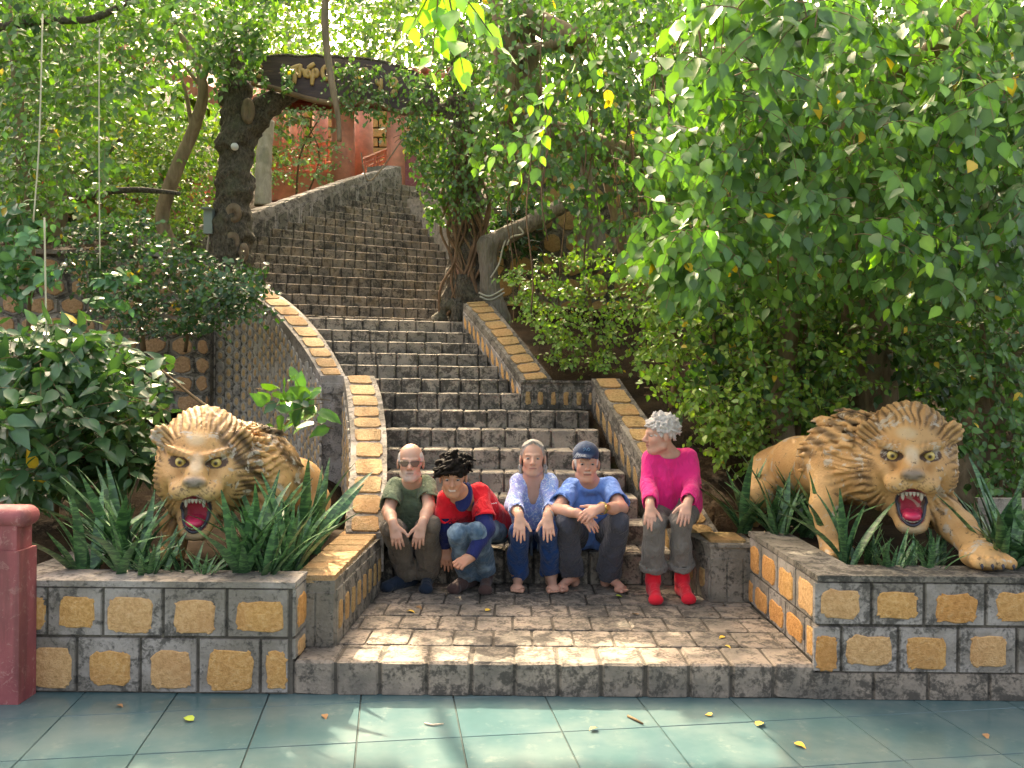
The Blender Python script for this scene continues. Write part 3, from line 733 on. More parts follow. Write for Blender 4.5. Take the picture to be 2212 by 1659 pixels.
def hand(B, W, T, n0, thumb, curl, sc=SK*.86, spread=.0, fist=False):
    """palm, four fingers of unequal length and a thumb; n0: back of the hand, thumb: +1/-1 side"""
    d = nrm(np.array(T)-np.array(W)); n = nrm(np.array(n0)-d*np.dot(n0, d)); s = nrm(np.cross(d, n))*thumb
    W = np.array(W); B.cap(W-d*.02*sc, W+d*.03*sc, .026*sc, .027*sc, .015)
    kn = []
    for i, (off, ln) in enumerate(((.030, .088), (.011, .094), (-.009, .089), (-.027, .080))):
        kp = W+d*ln*sc+s*off*sc; kn.append(kp); B.cap(W+d*.022*sc+s*off*.55*sc, kp, .0165*sc, .0115*sc, .012)
    for i, (L, sp) in enumerate(((.072, .10), (.080, .02), (.074, -.05), (.058, -.14))):
        dd = nrm(d+s*(sp+spread*(1.5-i)*.3)); p = kn[i]; a = curl[0]
        for j, f in enumerate((.45, .32, .25)):
            v = dd*math.cos(a)-n*math.sin(a); e = p+v*L*f*sc; B.cap(p, e, (.0098-.0009*j)*sc, (.0090-.0011*j)*sc, .0035); p = e; a += curl[1]*(2.2 if fist else 1)
    p = W+d*.028*sc+s*.026*sc; v = nrm(d*.75+s*.75-n*.15) if not fist else nrm(d*.8+s*.15-n*.6)
    e = p+v*.042*sc; B.cap(p, e, .0155*sc, .0115*sc, .012); v2 = nrm(v*.8+d*.5); B.cap(e, e+v2*.046*sc, .0112*sc, .0085*sc, .005)
def person(name, label, J_, skin, shirt, pants, sleeve, hairf, face, group, hand_curl=((.15, .18), (.15, .18)), foot=('sock', (.02, .03, .06)), neck_v=False, seatz=None, yaw=(0, 0, 0), cuffs=1.0, pr=1.0, girth=1.0, extra=None, fist=(False, False), hn=((0, -.8, .6), (0, -.8, .6)), toes=None, pend=.0, hs=1.0):
    S = 1.055; g = {k: J(v) for k, v in J_.items() if k not in ('toeR', 'toeL')}
    for sd in 'RL': g['an'+sd][2] = max(g['an'+sd][2], LZ+.085*S)
    root = empty(name, (g['pv'][0], g['pv'][1], LZ), label, 'person', group)
    neck, pv = g['neck'], g['pv']; mid = (g['shR']+g['shL'])/2; lat = nrm(g['shL']-g['shR'])     # lat points to image right
    HF = frame(yaw); hc = g['head']; hs = hs*SK*.97
    def H(x, y, z): return hc+(HF @ np.array([x, y, z]))*hs
    fwd = nrm(np.cross(lat, (0, 0, 1)));
    if fwd[1] > 0: fwd = -fwd
    spine = nrm(mid-pv); ch = mid-spine*.11*S-fwd*.0
    pts = np.array([v for v in g.values()]); lo, hi = pts.min(0)-.17, pts.max(0)+.19; lo[2] = LZ-.03
    B = SDF(lo, hi, .0057)
    # head
    B.ell(H(0, -.014, .034), np.array((.073, .091, .083))*hs, HF, .01)
    B.ell(H(0, .022, -.038), np.array((.057, .064, .074))*hs, HF, .03)
    B.ell(H(0, .058, -.092), np.array((.026, .022, .020))*hs, HF, .025)
    for e in (-1, 1):
        B.ell(H(e*.036, .056, -.026), np.array((.022, .02, .022))*hs, HF, .02)
        B.cap(H(e*.012, .078, .024), H(e*.042, .064, .024), .0085*hs, .007*hs, .012)
        B.ell(H(e*.0775, -.008, -.008), np.array((.008, .019, .031))*hs, HF, .006)
        B.cap(H(e*.05, .0, -.07), H(e*.02, .05, -.092), .018*hs, .018*hs, .02)
        B.ell(H(e*.031, .092, .004), np.array((.015, .0115, .0085))*hs, HF, .008, True)
        B.ell(H(e*.0115, .094, -.030), np.array((.009, .010, .008))*hs, HF, .006)
    B.cap(H(0, .078, .015), H(0, .104, -.024), .0085*hs, .0125*hs, .01)
    B.cap(H(-.020, .076, -.053), H(.020, .076, -.053), .0075*hs, .0075*hs, .008); B.cap(H(-.016, .077, -.064), H(.016, .077, -.064), .008*hs, .008*hs, .006)
    B.cap(H(-.02, .090, -.0585), H(.02, .090, -.0585), .0028*hs, .0028*hs, .003, True)
    # neck and torso
    B.cap(H(0, -.022, -.055), neck, .050*S, .056*S, .03)
    th = -.016*S
    if neck_v: B.cap(neck+fwd*.012*S-spine*.02*S, ch+fwd*.022*S, .052*S, .060*S*girth, .05)
    for e in (-1, 1):
        B.cap(pv+lat*e*.085*S+fwd*.0, ch+lat*e*.075*S, .108*S*girth+th, .108*S*girth+th, .05)
    for sd, e in (('R', -1), ('L', 1)):
        B.cap(neck-spine*.04*S, g['sh'+sd], .044*S, .046*S, .04)
        B.cap(g['sh'+sd], g['el'+sd], .047*S, .038*S, .02); B.cap(g['el'+sd], g['el'+sd]*.6+g['wr'+sd]*.4, .039*S, .038*S, .02); B.cap(g['el'+sd]*.6+g['wr'+sd]*.4, g['wr'+sd], .038*S, .026*S, .02)
        hand(B, g['wr'+sd], g['tip'+sd], hn[0 if sd == 'R' else 1], (-1 if sd == 'R' else 1)*face.get('thumb', -1), hand_curl[0 if sd == 'R' else 1], fist=fist[0 if sd == 'R' else 1])
        hip = pv+lat*e*.09*S; B.cap(hip, g['kn'+sd], .070*S, .045*S, .03); B.cap(g['kn'+sd], g['an'+sd], .045*S, .038*S, .02)
        ang, ln = (toes or {}).get(sd, (0, .20)); td_ = np.array([math.sin(ang), -math.cos(ang), 0]); an = g['an'+sd]; hl = np.array([an[0], an[1], LZ+.032*S])-td_*.03*S
        if foot[0] == 'bare':
            ball = hl+td_*.16*S; ball[2] = LZ+.022*S; side = np.array([td_[1], -td_[0], 0])*(1 if sd == 'R' else -1)
            B.cap(hl, an, .034*S, .038*S, .03); B.cap(an-np.array([0, 0, .02]), ball+np.array([0, 0, .012]), .036*S, .024*S, .03)
            B.cap(ball-side*.028*S, ball+side*.026*S, .021*S, .019*S, .02)
            for ti in range(5):
                tb = ball+side*(-.034+.0165*ti)*S; L = (.050, .046, .042, .036, .028)[ti]*S; rr = (.0135, .0095, .009, .0085, .0085)[ti]*S
                tb[2] = LZ+rr+.004; B.cap(tb, tb+td_*L+np.array([0, 0, .002]), rr*1.05, rr, .006)
        else: B.cap(hl, an, .030*S, .036*S, .02)
    B.mesh_ = B.mesh(); V, Q = B.mesh_
    # colours on the skin
    loc = ((V-hc)/hs) @ HF; x, y, z = loc.T; col = np.tile(np.array(skin), (len(V), 1))
    rn = np.random.default_rng(3)
    def blend(mask, c): col[:] = col*(1-mask[:, None])+np.array(c)*mask[:, None]
    def soft(d, r): return np.clip(1-d/r, 0, 1)**.6
    dist = lambda cx, cy, cz, sx=1, sy=1, sz=1: np.sqrt(((x-cx)/sx)**2+((y-cy)/sy)**2+((z-cz)/sz)**2)
    front = (y > .03)
    warm = np.array(skin)*np.array((1.05, .78, .72))
    for e in (-1, 1):
        blend(.5*soft(dist(e*.04, .07, -.025), .035), warm)
        blend(.95*soft(dist(e*.031, .07, .018+.003, 1, 2, .28), .020)*front, face.get('brow', (.12, .08, .06)))
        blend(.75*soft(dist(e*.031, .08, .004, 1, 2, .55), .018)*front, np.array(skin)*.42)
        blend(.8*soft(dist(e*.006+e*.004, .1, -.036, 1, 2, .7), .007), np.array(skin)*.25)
    blend(.5*soft(dist(0, .105, -.022), .018), warm)
    lipm = soft(dist(0, .08, -.058, 1.6, 2, .62), .015)*(y > .06)
    blend(.85*lipm, face.get('lip', (.50, .20, .17)))
    blend(.85*((np.abs(z+.0585) < .0035) & (np.abs(x) < .024) & (y > .06)), (.16, .05, .04))
    if face.get('teeth'): blend(.8*((np.abs(z+.0590-x*x*9) < .0042) & (np.abs(x) < .021) & (y > .06)), (.68, .62, .56))
    if 'beard' in face:
        jaw = ((z < -.035) & (y > -.01) & (z > -.125)).astype(float)*np.clip((-.03-z)/.02, 0, 1)*(1-.9*lipm)*(.55+.45*rn.random(len(V)))
        blend(face['beard'][1]*jaw, face['beard'][0])
    if 'stache' in face: blend(.9*soft(dist(0, .085, -.044, 1.7, 2, .45), .016)*(y > .06), face['stache'])
    hands = np.zeros(len(V))
    for sd in 'RL':
        hands = np.maximum(hands, np.clip(1-np.linalg.norm(V-g['tip'+sd], axis=1)/.10, 0, 1)); hands = np.maximum(hands, np.clip(1-np.linalg.norm(V-g['an'+sd]-np.array([0, -.15, -.08]), axis=1)/.12, 0, 1))
    blend(.4*hands, warm)
    mk('body', V, Q, M['skin'], root, True, cols=col)
    for e in (-1, 1):
        em = uv_eye(); o = obj('eye', em, root, tuple(H(e*.031, .0675, .003))); o.scale = (.0125*hs, .0125*hs, .0078*hs)
        o.rotation_euler = Matrix(np.stack([HF[:, 0], HF[:, 1], HF[:, 2]], 1).tolist()).to_euler() if not face.get('look') else Matrix(frame(face['look']).tolist()).to_euler()
    # shirt
    lo, hi = lo.copy(), hi.copy(); lo[2] = min(pv[2], ch[2])-.30; G = SDF(lo, hi, .0076); so_ = .014*S
    for e in (-1, 1):
        G.cap(pv+lat*e*.078*S+spine*.04+fwd*.02, ch+lat*e*.078*S, .102*S*girth+so_, .110*S*girth+so_*.3, .05)
    for sd, e in (('R', -1), ('L', 1)):
        G.cap(neck-spine*.045*S, g['sh'+sd], .046*S+so_, .046*S+so_, .04)
        sh, el, wr = g['sh'+sd], g['el'+sd], g['wr'+sd]
        if sleeve <= 1: G.cap(sh, sh+(el-sh)*sleeve, .048*S+so_, .053*S+so_*1.4, .025, flat=True)
        else:
            G.cap(sh, el, .047*S+so_, .041*S+so_, .02); G.cap(el, el+(wr-el)*(sleeve-1), .041*S+so_, .031*S+so_*1.3, .02, flat=True)
    G.wrinkle(.0042, 40, len(label), .35); G.wrinkle(.0016, 85, 3+len(label), .6)
    G.F = np.maximum(G.F, -(G.F+.0135))                       # cloth, not a solid: hollow it and open the cuffs
    for sd in 'RL':
        sh, el, wr = g['sh'+sd], g['el'+sd], g['wr'+sd]
        if sleeve <= 1: ce, ax = sh+(el-sh)*sleeve, nrm(el-sh); rc = .053*S+so_*1.4-.006
        else: ce, ax = el+(wr-el)*(sleeve-1), nrm(wr-el); rc = (.041+(.031-.041))*S+so_*1.3-.005
        G.cap(ce-ax*.035, ce+ax*.03, rc, rc, 0, True, True, True)
    G.cap(neck+spine*.03, neck+spine*.16, .068*S, .075*S, .01, True)
    G.ell(neck+fwd*.035*S+spine*.005, np.array((.074, .05, .055))*S, np.stack([lat, fwd, spine], 1), .01, True)
    if neck_v: G.cap(neck+fwd*.045*S, neck+fwd*.078*S-spine*.135*S, .056*S, .034*S, .004, True)
    V, Q = G.mesh(); mk('shirt', V, Q, shirt, root, True)
    # trousers
    zz = max(g['knR'][2], g['knL'][2], pv[2]); lo2, hi2 = lo.copy(), hi.copy(); lo2[2] = LZ-.03; hi2[2] = zz+.22; T = SDF(lo2, hi2, .0078)
    po = .008*S
    T.cap(pv-lat*.07*S, pv+lat*.07*S, .105*S*girth+po, None, .03); T.cap(pv+spine*.08, pv+spine*.09, .105*S*girth, None, .05)
    for sd, e in (('R', -1), ('L', 1)):
        hip = pv+lat*e*.088*S; kn, an = g['kn'+sd], g['an'+sd]; T.cap(hip, kn, .082*S*pr+po, .056*S*pr+po, .02)
        end = kn+(an-kn)*(cuffs+pend); T.cap(kn, kn*.5+end*.5, .055*S*pr+po, .060*S*pr+po, .015); T.cap(kn*.5+end*.5, end, .060*S*pr+po, .066*S*pr+po, .02, flat=True)
        if cuffs < .95: T.cap(end-(an-kn)*.11, end, .070*S*pr+po*1.6, .072*S*pr+po*1.6, .004, flat=True, flat0=True)
    T.wrinkle(.0045, 36, 5+len(label), .4); T.wrinkle(.0022, 75, 9+len(label))
    T.F = np.maximum(T.F, -(T.F+.0135))
    for sd in 'RL':
        kn, an = g['kn'+sd], g['an'+sd]; end = kn+(an-kn)*(cuffs+pend); ax = nrm(an-kn); T.cap(end-ax*.04, end+ax*.03, .066*S*pr+po-.008, None, 0, True, True, True)
    V, Q = T.mesh(); mk('trousers', V, Q, pants, root, True)
    # socks
    if foot[0] == 'sock':
        for sd in 'RL':
            ang, ln = (toes or {}).get(sd, (0, .20)); td_ = np.array([math.sin(ang), -math.cos(ang), 0]); an = g['an'+sd]; hl = np.array([an[0], an[1], LZ+.036*S])-td_*.035*S; tp = hl+td_*ln*S; tp[2] = LZ+.026*S
            K = SDF(np.minimum(hl, tp)-.09, np.maximum(np.maximum(hl, tp), an+(g['kn'+sd]-an)*.34)+.09, .005)
            K.cap(hl, an, .038*S, .044*S, .03); K.cap(an+np.array([0, 0, -.015]), tp+np.array([0, 0, .012]), .038*S, .027*S, .03); K.cap(hl, tp, .035*S, .032*S, .02); K.cap(tp-np.array([td_[1], -td_[0], 0])*.02*S, tp+np.array([td_[1], -td_[0], 0])*.02*S, .025*S, None, .02)
            K.cap(an, an+(g['kn'+sd]-an)*.30, .044*S, .050*S, .02, flat=True); K.cut((0, 0, LZ+.001), (0, 0, -1)); K.wrinkle(.001, 60, 2)
            V, Q = K.mesh(); mk('sock', V, Q, foot[1], root, True)
    ctx = dict(root=root, H=H, HF=HF, hs=hs, g=g, lat=lat, fwd=fwd, spine=spine, S=S, neck=neck, pv=pv, ch=ch)
    if hairf: hairf(ctx)
    if extra: extra(ctx)
    return ctx
_eye = None
def uv_eye():
    global _eye
    if _eye: return _eye
    V = []; F = []; n, m = 14, 9
    for i in range(m):
        a = PI*i/(m-1)
        for j in range(n): b = 2*PI*j/n; V.append((math.sin(a)*math.cos(b), math.cos(a), math.sin(a)*math.sin(b)))
    for i in range(m-1):
        for j in range(n): F.append((i*n+j, i*n+(j+1) % n, (i+1)*n+(j+1) % n, (i+1)*n+j))
    V = np.array(V); col = np.where((V[:, 1] > .80)[:, None], np.array((.03, .02, .015)), np.array((.42, .38, .34)))
    _eye = mesh('eye', V, F, M['eye'], True, None, col); return _eye
def hair_mesh(c, prims, mat, name='hair', h=.005, pad=.2, cutface=True):
    hc = c['H'](0, 0, 0); K = SDF(hc-pad*c['hs'], hc+pad*c['hs'], h)
    for p in prims: p(K)
    V, Q = K.mesh(); return mk(name, V, Q, mat, c['root'], True)
def hair_bald(c):                                         # short white hair at the sides and back
    H, HF, s = c['H'], c['HF'], c['hs']
    def f(K):
        K.ell(H(0, -.020, .026), np.array((.079, .094, .083))*s, HF, 0)
        K.ell(H(0, .055, .105), np.array((.066, .145, .075))*s, HF, .012, True); K.ell(H(0, .10, -.02), np.array((.10, .085, .12))*s, HF, .012, True)
        K.wrinkle(.0012, 150, 4)
    hair_mesh(c, [f], M['hair_white'])
def hair_boy(c):
    H, HF, s = c['H'], c['HF'], c['hs']; r = np.random.default_rng(5)
    def f(K):
        K.ell(H(0, -.018, .046), np.array((.080, .094, .082))*s, HF, 0)
        for i in range(230):
            a, b = r.uniform(0, 2*PI), r.uniform(-.12, 1)**1; ct = math.sqrt(max(0, 1-b*b)); p = np.array([math.cos(a)*ct*.079, -.012+math.sin(a)*ct*.093, .046+b*.082])
            if p[1] > .05 and p[2] < .045: continue
            v = r.normal(size=3)*.016+np.array([0, .012, -.004])*(1 if p[1] > 0 else -.5); e = p+v; w_ = e+np.array([v[1], -v[0], -.008])
            K.cap(H(*p), H(*e), .012*s, .010*s, .004); K.cap(H(*e), H(*w_), .010*s, .006*s, .004)
        K.ell(H(0, .118, -.035), np.array((.062, .06, .088))*s, HF, .006, True)
        for i in range(14):                                # fringe
            x0 = -.055+.11*i/13; K.cap(H(x0, .076, .075), H(x0+r.uniform(-.02, .02), .090-abs(x0)*.35, .030+r.uniform(-.006, .014)), .010*s, .004*s, .003)
    hair_mesh(c, [f], M['hair_black'])
def hair_long(c):
    H, HF, s = c['H'], c['HF'], c['hs']; r = np.random.default_rng(8)
    def f(K):
        K.ell(H(0, -.020, .038), np.array((.077, .092, .084))*s, HF, 0)
        K.ell(H(0, .090, -.030), np.array((.082, .085, .108))*s, HF, .01, True)
        for e in (-1, 1):
            for i in range(16):
                t = i/15; a = H(e*(.004+.045*t), .058-.09*t, .110-.012*t); b = H(e*.076, -.012-.05*t, .012-.02*t); d_ = H(e*(.074+r.uniform(-.012, .02)), -.06-.03*t, -.10-r.uniform(.02, .08))
                K.cap(a, H(e*(.062), .022-.07*t, .075), .0065*s, .0075*s, .004); K.cap(H(e*(.062), .022-.07*t, .075), b, .0075*s, .008*s, .004)
                if i > 5: K.cap(b, d_, .0105*s, .0075*s, .004)
        K.cap(H(0, -.085, .0), H(0, -.10, -.13), .055*s, .05*s, .03)
    hair_mesh(c, [f], M['hair_grey'], pad=.25)
def hair_curly(c):
    H, HF, s = c['H'], c['HF'], c['hs']; r = np.random.default_rng(11)
    def f(K):
        K.ell(H(0, -.028, .044), np.array((.082, .096, .082))*s, HF, 0)
        for i in range(260):
            a, b = r.uniform(0, 2*PI), r.uniform(-.75, 1); ct = math.sqrt(max(0, 1-b*b)); p = np.array([math.cos(a)*ct*.085, -.026+math.sin(a)*ct*.104, .045+b*.090])
            if p[1] > .045 and p[2] < .055: continue
            if p[1] > -.02 and p[2] < .0: continue
            v = nrm(r.normal(size=3))*.014; e = p+v; w_ = e+nrm(r.normal(size=3))*.013
            K.cap(H(*p), H(*e), .0085*s, .0075*s, .002); K.cap(H(*e), H(*w_), .0075*s, .005*s, .002)
        K.ell(H(0, .108, -.045), np.array((.075, .072, .105))*s, HF, .006, True)
        for e in (-1, 1): K.ell(H(e*.09, .0, -.015), np.array((.022, .026, .036))*s, HF, .004, True)
    hair_mesh(c, [f], M['hair_white'])
def cap_hat(c):
    H, HF, s = c['H'], c['HF'], c['hs']
    def f(K):
        K.ell(H(0, -.016, .060), np.array((.081, .098, .078))*s, HF, 0); K.ell(H(0, .01, -.072), np.array((.12, .14, .118))*s, HF, .004, True)
        for i in range(9):
            x0 = -.052+.104*i/8; K.cap(H(x0+.008, .055, .066), H(x0*.95+.040, .160-abs(x0)*.9, .050-abs(x0)*.25), .0058*s, .0048*s, .006)
        K.cap(H(0, -.016, .128), H(0, -.016, .134), .008*s, None, .002)
    hair_mesh(c, [f], M['cap'], 'cap')
    def g_(K):
        K.ell(H(0, -.022, .018), np.array((.078, .092, .080))*s, HF, 0); K.ell(H(0, .11, -.02), np.array((.10, .10, .12))*s, HF, .01, True); K.ell(H(0, -.02, .11), np.array((.11, .13, .085))*s, HF, .004, True)
    hair_mesh(c, [g_], M['hair_white'])
    # stitched mark on the front of the cap: a small letter-like loop
    mb = MB()
    for pts in ([(-.020, .0), (-.010, .010), (.0, .0), (-.010, -.008), (-.020, .0)], [(.002, -.008), (.012, .010), (.022, .006), (.012, -.002), (.022, -.010)]):
        mb.tube([H(a+.004, .083-abs(a)*.35, .092+b) for a, b in pts], .0022*s, 5)
    mb.build('cap_mark', M['capmark'], c['root'])
M['cap'] = m_cloth('navy_cap_cloth', (.018, .038, .085), wr=.15); M['capmark'] = m_plain('stitching', (.05, .16, .30), .7)
def extras_p1(c):
    H, s, HF = c['H'], c['hs'], c['HF']
    fr = MB()
    for e in (-1, 1):
        o = [(e*.006, .012), (e*.054, .016), (e*.056, .004), (e*.046, -.014), (e*.020, -.014), (e*.009, -.002)]
        yy = lambda x: .097-abs(x)*.28
        P = [H(a, yy(a), b) for a, b in o]; fr.tube(P+[P[0]], .0019*s, 5); fr.tube([P[0], P[1]], .0030*s, 5)
        fr.tube([H(e*.056, .080, .012), H(e*.079, .0, .006)], .0024*s, 5)
        Vv = P+[p+HF[:, 1]*.003 for p in P]; n = 6
        mk('lens', Vv, [tuple(range(6)), tuple(range(11, 5, -1))]+[(i, (i+1) % 6, 6+(i+1) % 6, 6+i) for i in range(6)], M['lens'], c['root'])
    fr.tube([H(-.008, .096, .008), H(.008, .096, .008)], .0022*s, 5); fr.build('glasses_frame', M['black'], c['root'])
M['lens'] = m_plain('tinted_lens', (.17, .105, .08), .1, .6, 20, 0, .1)
def extras_p2(c):
    g, S, fwd, lat, spine = c['g'], c['S'], c['fwd'], c['lat'], c['spine']
    # long navy sleeves of the undershirt
    lo = np.minimum.reduce([g[k] for k in ('shR', 'shL', 'elR', 'elL', 'wrR', 'wrL')])-.12; hi = np.maximum.reduce([g[k] for k in ('shR', 'shL', 'elR', 'elL', 'wrR', 'wrL')])+.12
    for sd in 'RL':
        K = SDF(lo, hi, .0062); K.cap(g['sh'+sd]+(g['el'+sd]-g['sh'+sd])*.35, g['el'+sd], .057*S, .051*S, .02); K.cap(g['el'+sd], g['wr'+sd], .053*S, .040*S, .03, flat=True); K.wrinkle(.002, 60, 3)
        V, Q = K.mesh(); mk('undershirt_sleeve', V, Q, M['navy'], c['root'], True)
    K = SDF(c['neck']-.13, c['neck']+.13, .005); K.ell(c['neck']+fwd*.05-spine*.03, np.array((.060, .046, .042))*S, np.stack([lat, fwd, spine], 1)); K.cap(c['neck'], c['neck']+spine*.12, .060*S, None, .004, True)
    V, Q = K.mesh(); mk('undershirt_collar', V, Q, M['navy'], c['root'], True)
    # white lettering on the chest: a short handwritten line
    a = c['ch']+lat*.045*S+fwd*(.137*S)+spine*.012; mb = MB()
    for i in range(8):
        x0 = i*.014; mb.tube([a+lat*(x0+t*.012)+spine*(.007*math.sin(t*6.28+i)-.02*x0) for t in (0, .33, .66, 1)], .0022, 5)
    mb.build('chest_lettering', M['white'], c['root'])
M['white'] = m_plain('white_print', (.8, .8, .8), .6)
def extras_p3(c):
    H, s, g = c['H'], c['hs'], c['g']
    for e in (-1, 1):
        mb = MB(); p = Vector(H(e*.082, .005, -.045)); mb.tube([p+Vector((.011*math.cos(t)*s, 0, -.012*s+.013*math.sin(t)*s)) for t in np.linspace(0, 2*PI, 13)], .0026*s, 5); mb.tube([p+Vector((0, 0, .012)), p], .0015*s, 4)
        mb.box(p+Vector((0, 0, -.035*s)), (.007, .007, .016)); mb.build('earring', M['silver'], c['root'])
    p = c['pv']+c['spine']*.06*c['S']+c['fwd']*.135*c['S']; mb = MB()
    for dx, ln in ((-.012, .15), (.016, .12)): mb.tube([p+c['lat']*dx, p+c['lat']*(dx*2)+np.array([0, -.03, -.05]), p+c['lat']*(dx*1.5)+np.array([0, -.05, -ln])], .009, 6)
    mb.build('waist_tie', M['belt'], c['root'])
    w_ = g['wrL']; dv = nrm(g['elL']-w_); P = frame(dv); mb = MB(); mb.tube([w_+dv*.02+(P[:, 0]*math.cos(t)+P[:, 2]*math.sin(t))*.036 for t in np.linspace(0, 2*PI, 14)], .004, 5); mb.build('bracelet', M['silver'], c['root'])
M['silver'] = m_plain('silver', (.35, .36, .4), .3, .5, 60, .05, .1, metal=.9); M['belt'] = m_cloth('woven_tie', (.10, .14, .2), weave=300)
def extras_p4(c):
    g, S = c['g'], c['S']; w_ = g['wrL']; dv = nrm(g['elL']-w_); P = frame(dv); ctr = w_+dv*.025
    V, F = [], []; n = 20
    for i, o in enumerate((-.011, .011)):
        for r_ in (.0375, .0415):
            for t in range(n): a = 2*PI*t/n; V.append(ctr+dv*o+(P[:, 0]*math.cos(a)+P[:, 2]*math.sin(a))*r_)
    for t in range(n):
        t2 = (t+1) % n; F += [(n+t, n+t2, 3*n+t2, 3*n+t), (t, t2, n+t2, n+t), (2*n+t, 3*n+t, 3*n+t2, 2*n+t2)]
    wb = mk('watch', V, F, M['brass'], c['root'], True)
    mb = MB(); f = nrm(np.array([0, -1, .25])-dv*np.dot([0, -1, .25], dv)); mb.tube([ctr+f*.036, ctr+f*.050], .021, 14); mb.build('watch_face', M['brass'], wb)
M['olive'] = m_cloth('olive_tshirt', (.115, .155, .095), pattern='heather', wr=.6); M['red_cloth'] = m_cloth('red_polo', (.66, .010, .022), wr=.5)
M['navy'] = m_cloth('navy_knit', (.012, .02, .10), wr=.5); M['blouse'] = m_cloth('blue_print_blouse', (.4, .5, .8), pattern='blouse', wr=.6)
M['blue_t'] = m_cloth('blue_tshirt', (.13, .27, .66), wr=.6); M['pink'] = m_cloth('pink_jersey', (.85, .03, .22), wr=.6)
M['taupe'] = m_cloth('taupe_trousers', (.135, .11, .082), wr=.9); M['denim'] = m_cloth('denim', (.055, .11, .17), pattern='denim', wr=.8)
M['royal'] = m_cloth('royal_blue_trousers', (.006, .045, .16), wr=.6); M['charcoal'] = m_cloth('charcoal_trousers', (.055, .058, .075), wr=.9)
M['grey_p'] = m_cloth('grey_trousers', (.17, .155, .135), wr=.9)
M['sock_navy'] = m_cloth('navy_sock', (.012, .022, .04), wr=.3, weave=400); M['sock_brown'] = m_cloth('brown_sock', (.075, .042, .036), wr=.3, weave=400); M['sock_red'] = m_cloth('red_sock', (.70, .018, .035), wr=.4, weave=400)
GRP = 'people seated in a row at the foot of the stairs'
person('person', 'person in olive t-shirt and glasses seated beside the left parapet, hands on knees', dict(head=(887, 1000, 5.66), neck=(889, 1037, 5.73), shR=(855, 1053, 5.77), shL=(922, 1049, 5.77), elR=(839, 1104, 5.58), elL=(927, 1096, 5.58), wrR=(850, 1133, 5.40), wrL=(912, 1132, 5.40), tipR=(860, 1180, 5.36), tipL=(900, 1182, 5.36),
    pv=(888, 1160, 5.98), knR=(846, 1141, 5.50), knL=(927, 1137, 5.50), anR=(882, 1240, 5.74), anL=(923, 1240, 5.74)), (.55, .325, .235), M['olive'], M['taupe'], .78, hair_bald, dict(brow=(.45, .36, .3), beard=((.62, .56, .52), .75), thumb=1), GRP,
    ((.35, .22), (.35, .22)), ('sock', M['sock_navy']), yaw=(.06, -1, .02), toes={'R': (-.75, .215), 'L': (.05, .2)}, extra=extras_p1, pr=1.12, cuffs=1.0, pend=-.02)
person('person', 'person in red polo over navy sleeves and jeans, leaning forward with black curly hair', dict(head=(979, 1031, 5.36), neck=(995, 1066, 5.50), shR=(968, 1078, 5.52), shL=(1036, 1066, 5.58), elR=(962, 1138, 5.58), elL=(1050, 1142, 5.42), wrR=(962, 1180, 5.66), wrL=(1017, 1204, 5.30), tipR=(964, 1225, 5.62), tipL=(985, 1222, 5.22),
    pv=(1053, 1145, 5.93), knR=(988, 1153, 5.36), knL=(1032, 1149, 5.38), anR=(1012, 1240, 5.72), anL=(1050, 1240, 5.72)), (.50, .25, .155), M['red_cloth'], M['denim'], .72, hair_boy, dict(brow=(.02, .012, .01), teeth=True, lip=(.48, .17, .15), thumb=1), GRP,
    ((.25, .15), (.5, .75)), ('sock', M['sock_brown']), yaw=(.02, -1, -.16), neck_v=True, toes={'R': (-.55, .2), 'L': (.0, .2)}, extra=extras_p2, fist=(False, True), pend=-.02, hs=.97, girth=.88)
person('person', 'person in pale blue patterned blouse and blue trousers with long grey hair', dict(head=(1151, 990, 5.80), neck=(1152, 1024, 5.86), shR=(1121, 1043, 5.88), shL=(1183, 1042, 5.88), elR=(1110, 1090, 5.72), elL=(1194, 1089, 5.72), wrR=(1122, 1116, 5.42), wrL=(1183, 1115, 5.42), tipR=(1121, 1165, 5.33), tipL=(1187, 1162, 5.33),
    pv=(1153, 1160, 6.0), knR=(1121, 1146, 5.47), knL=(1184, 1142, 5.47), anR=(1119, 1236, 5.76), anL=(1190, 1236, 5.76)), (.58, .335, .235), M['blouse'], M['royal'], 1.62, hair_long, dict(brow=(.3, .22, .16), lip=(.55, .2, .18), thumb=1), GRP,
    ((.25, .12), (.25, .12)), ('bare', None), neck_v=True, yaw=(-.02, -1, .02), toes={'R': (-.05, .2), 'L': (.08, .2)}, extra=extras_p3, girth=.86, pr=.95, hs=.98)
person('person', 'barefoot person in blue t-shirt and navy cap with forearms crossed over knees', dict(head=(1266, 1002, 5.64), neck=(1273, 1036, 5.74), shR=(1234, 1053, 5.80), shL=(1316, 1050, 5.80), elR=(1203, 1101, 5.52), elL=(1343, 1098, 5.52), wrR=(1250, 1110, 5.36), wrL=(1296, 1098, 5.34), tipR=(1292, 1143, 5.30), tipL=(1245, 1122, 5.27),
    pv=(1276, 1160, 6.02), knR=(1224, 1130, 5.47), knL=(1334, 1130, 5.47), anR=(1236, 1238, 5.76), anL=(1314, 1238, 5.76)), (.55, .295, .21), M['blue_t'], M['charcoal'], .80, cap_hat, dict(brow=(.42, .33, .28), stache=(.6, .52, .47), thumb=1), GRP,
    ((.35, .2), (.45, .28)), ('bare', None), yaw=(.02, -1, .02), toes={'R': (-.62, .2), 'L': (.55, .2)}, extra=extras_p4, pr=1.1, hn=((0.3, -.7, .6), (-.2, -.8, .6)))
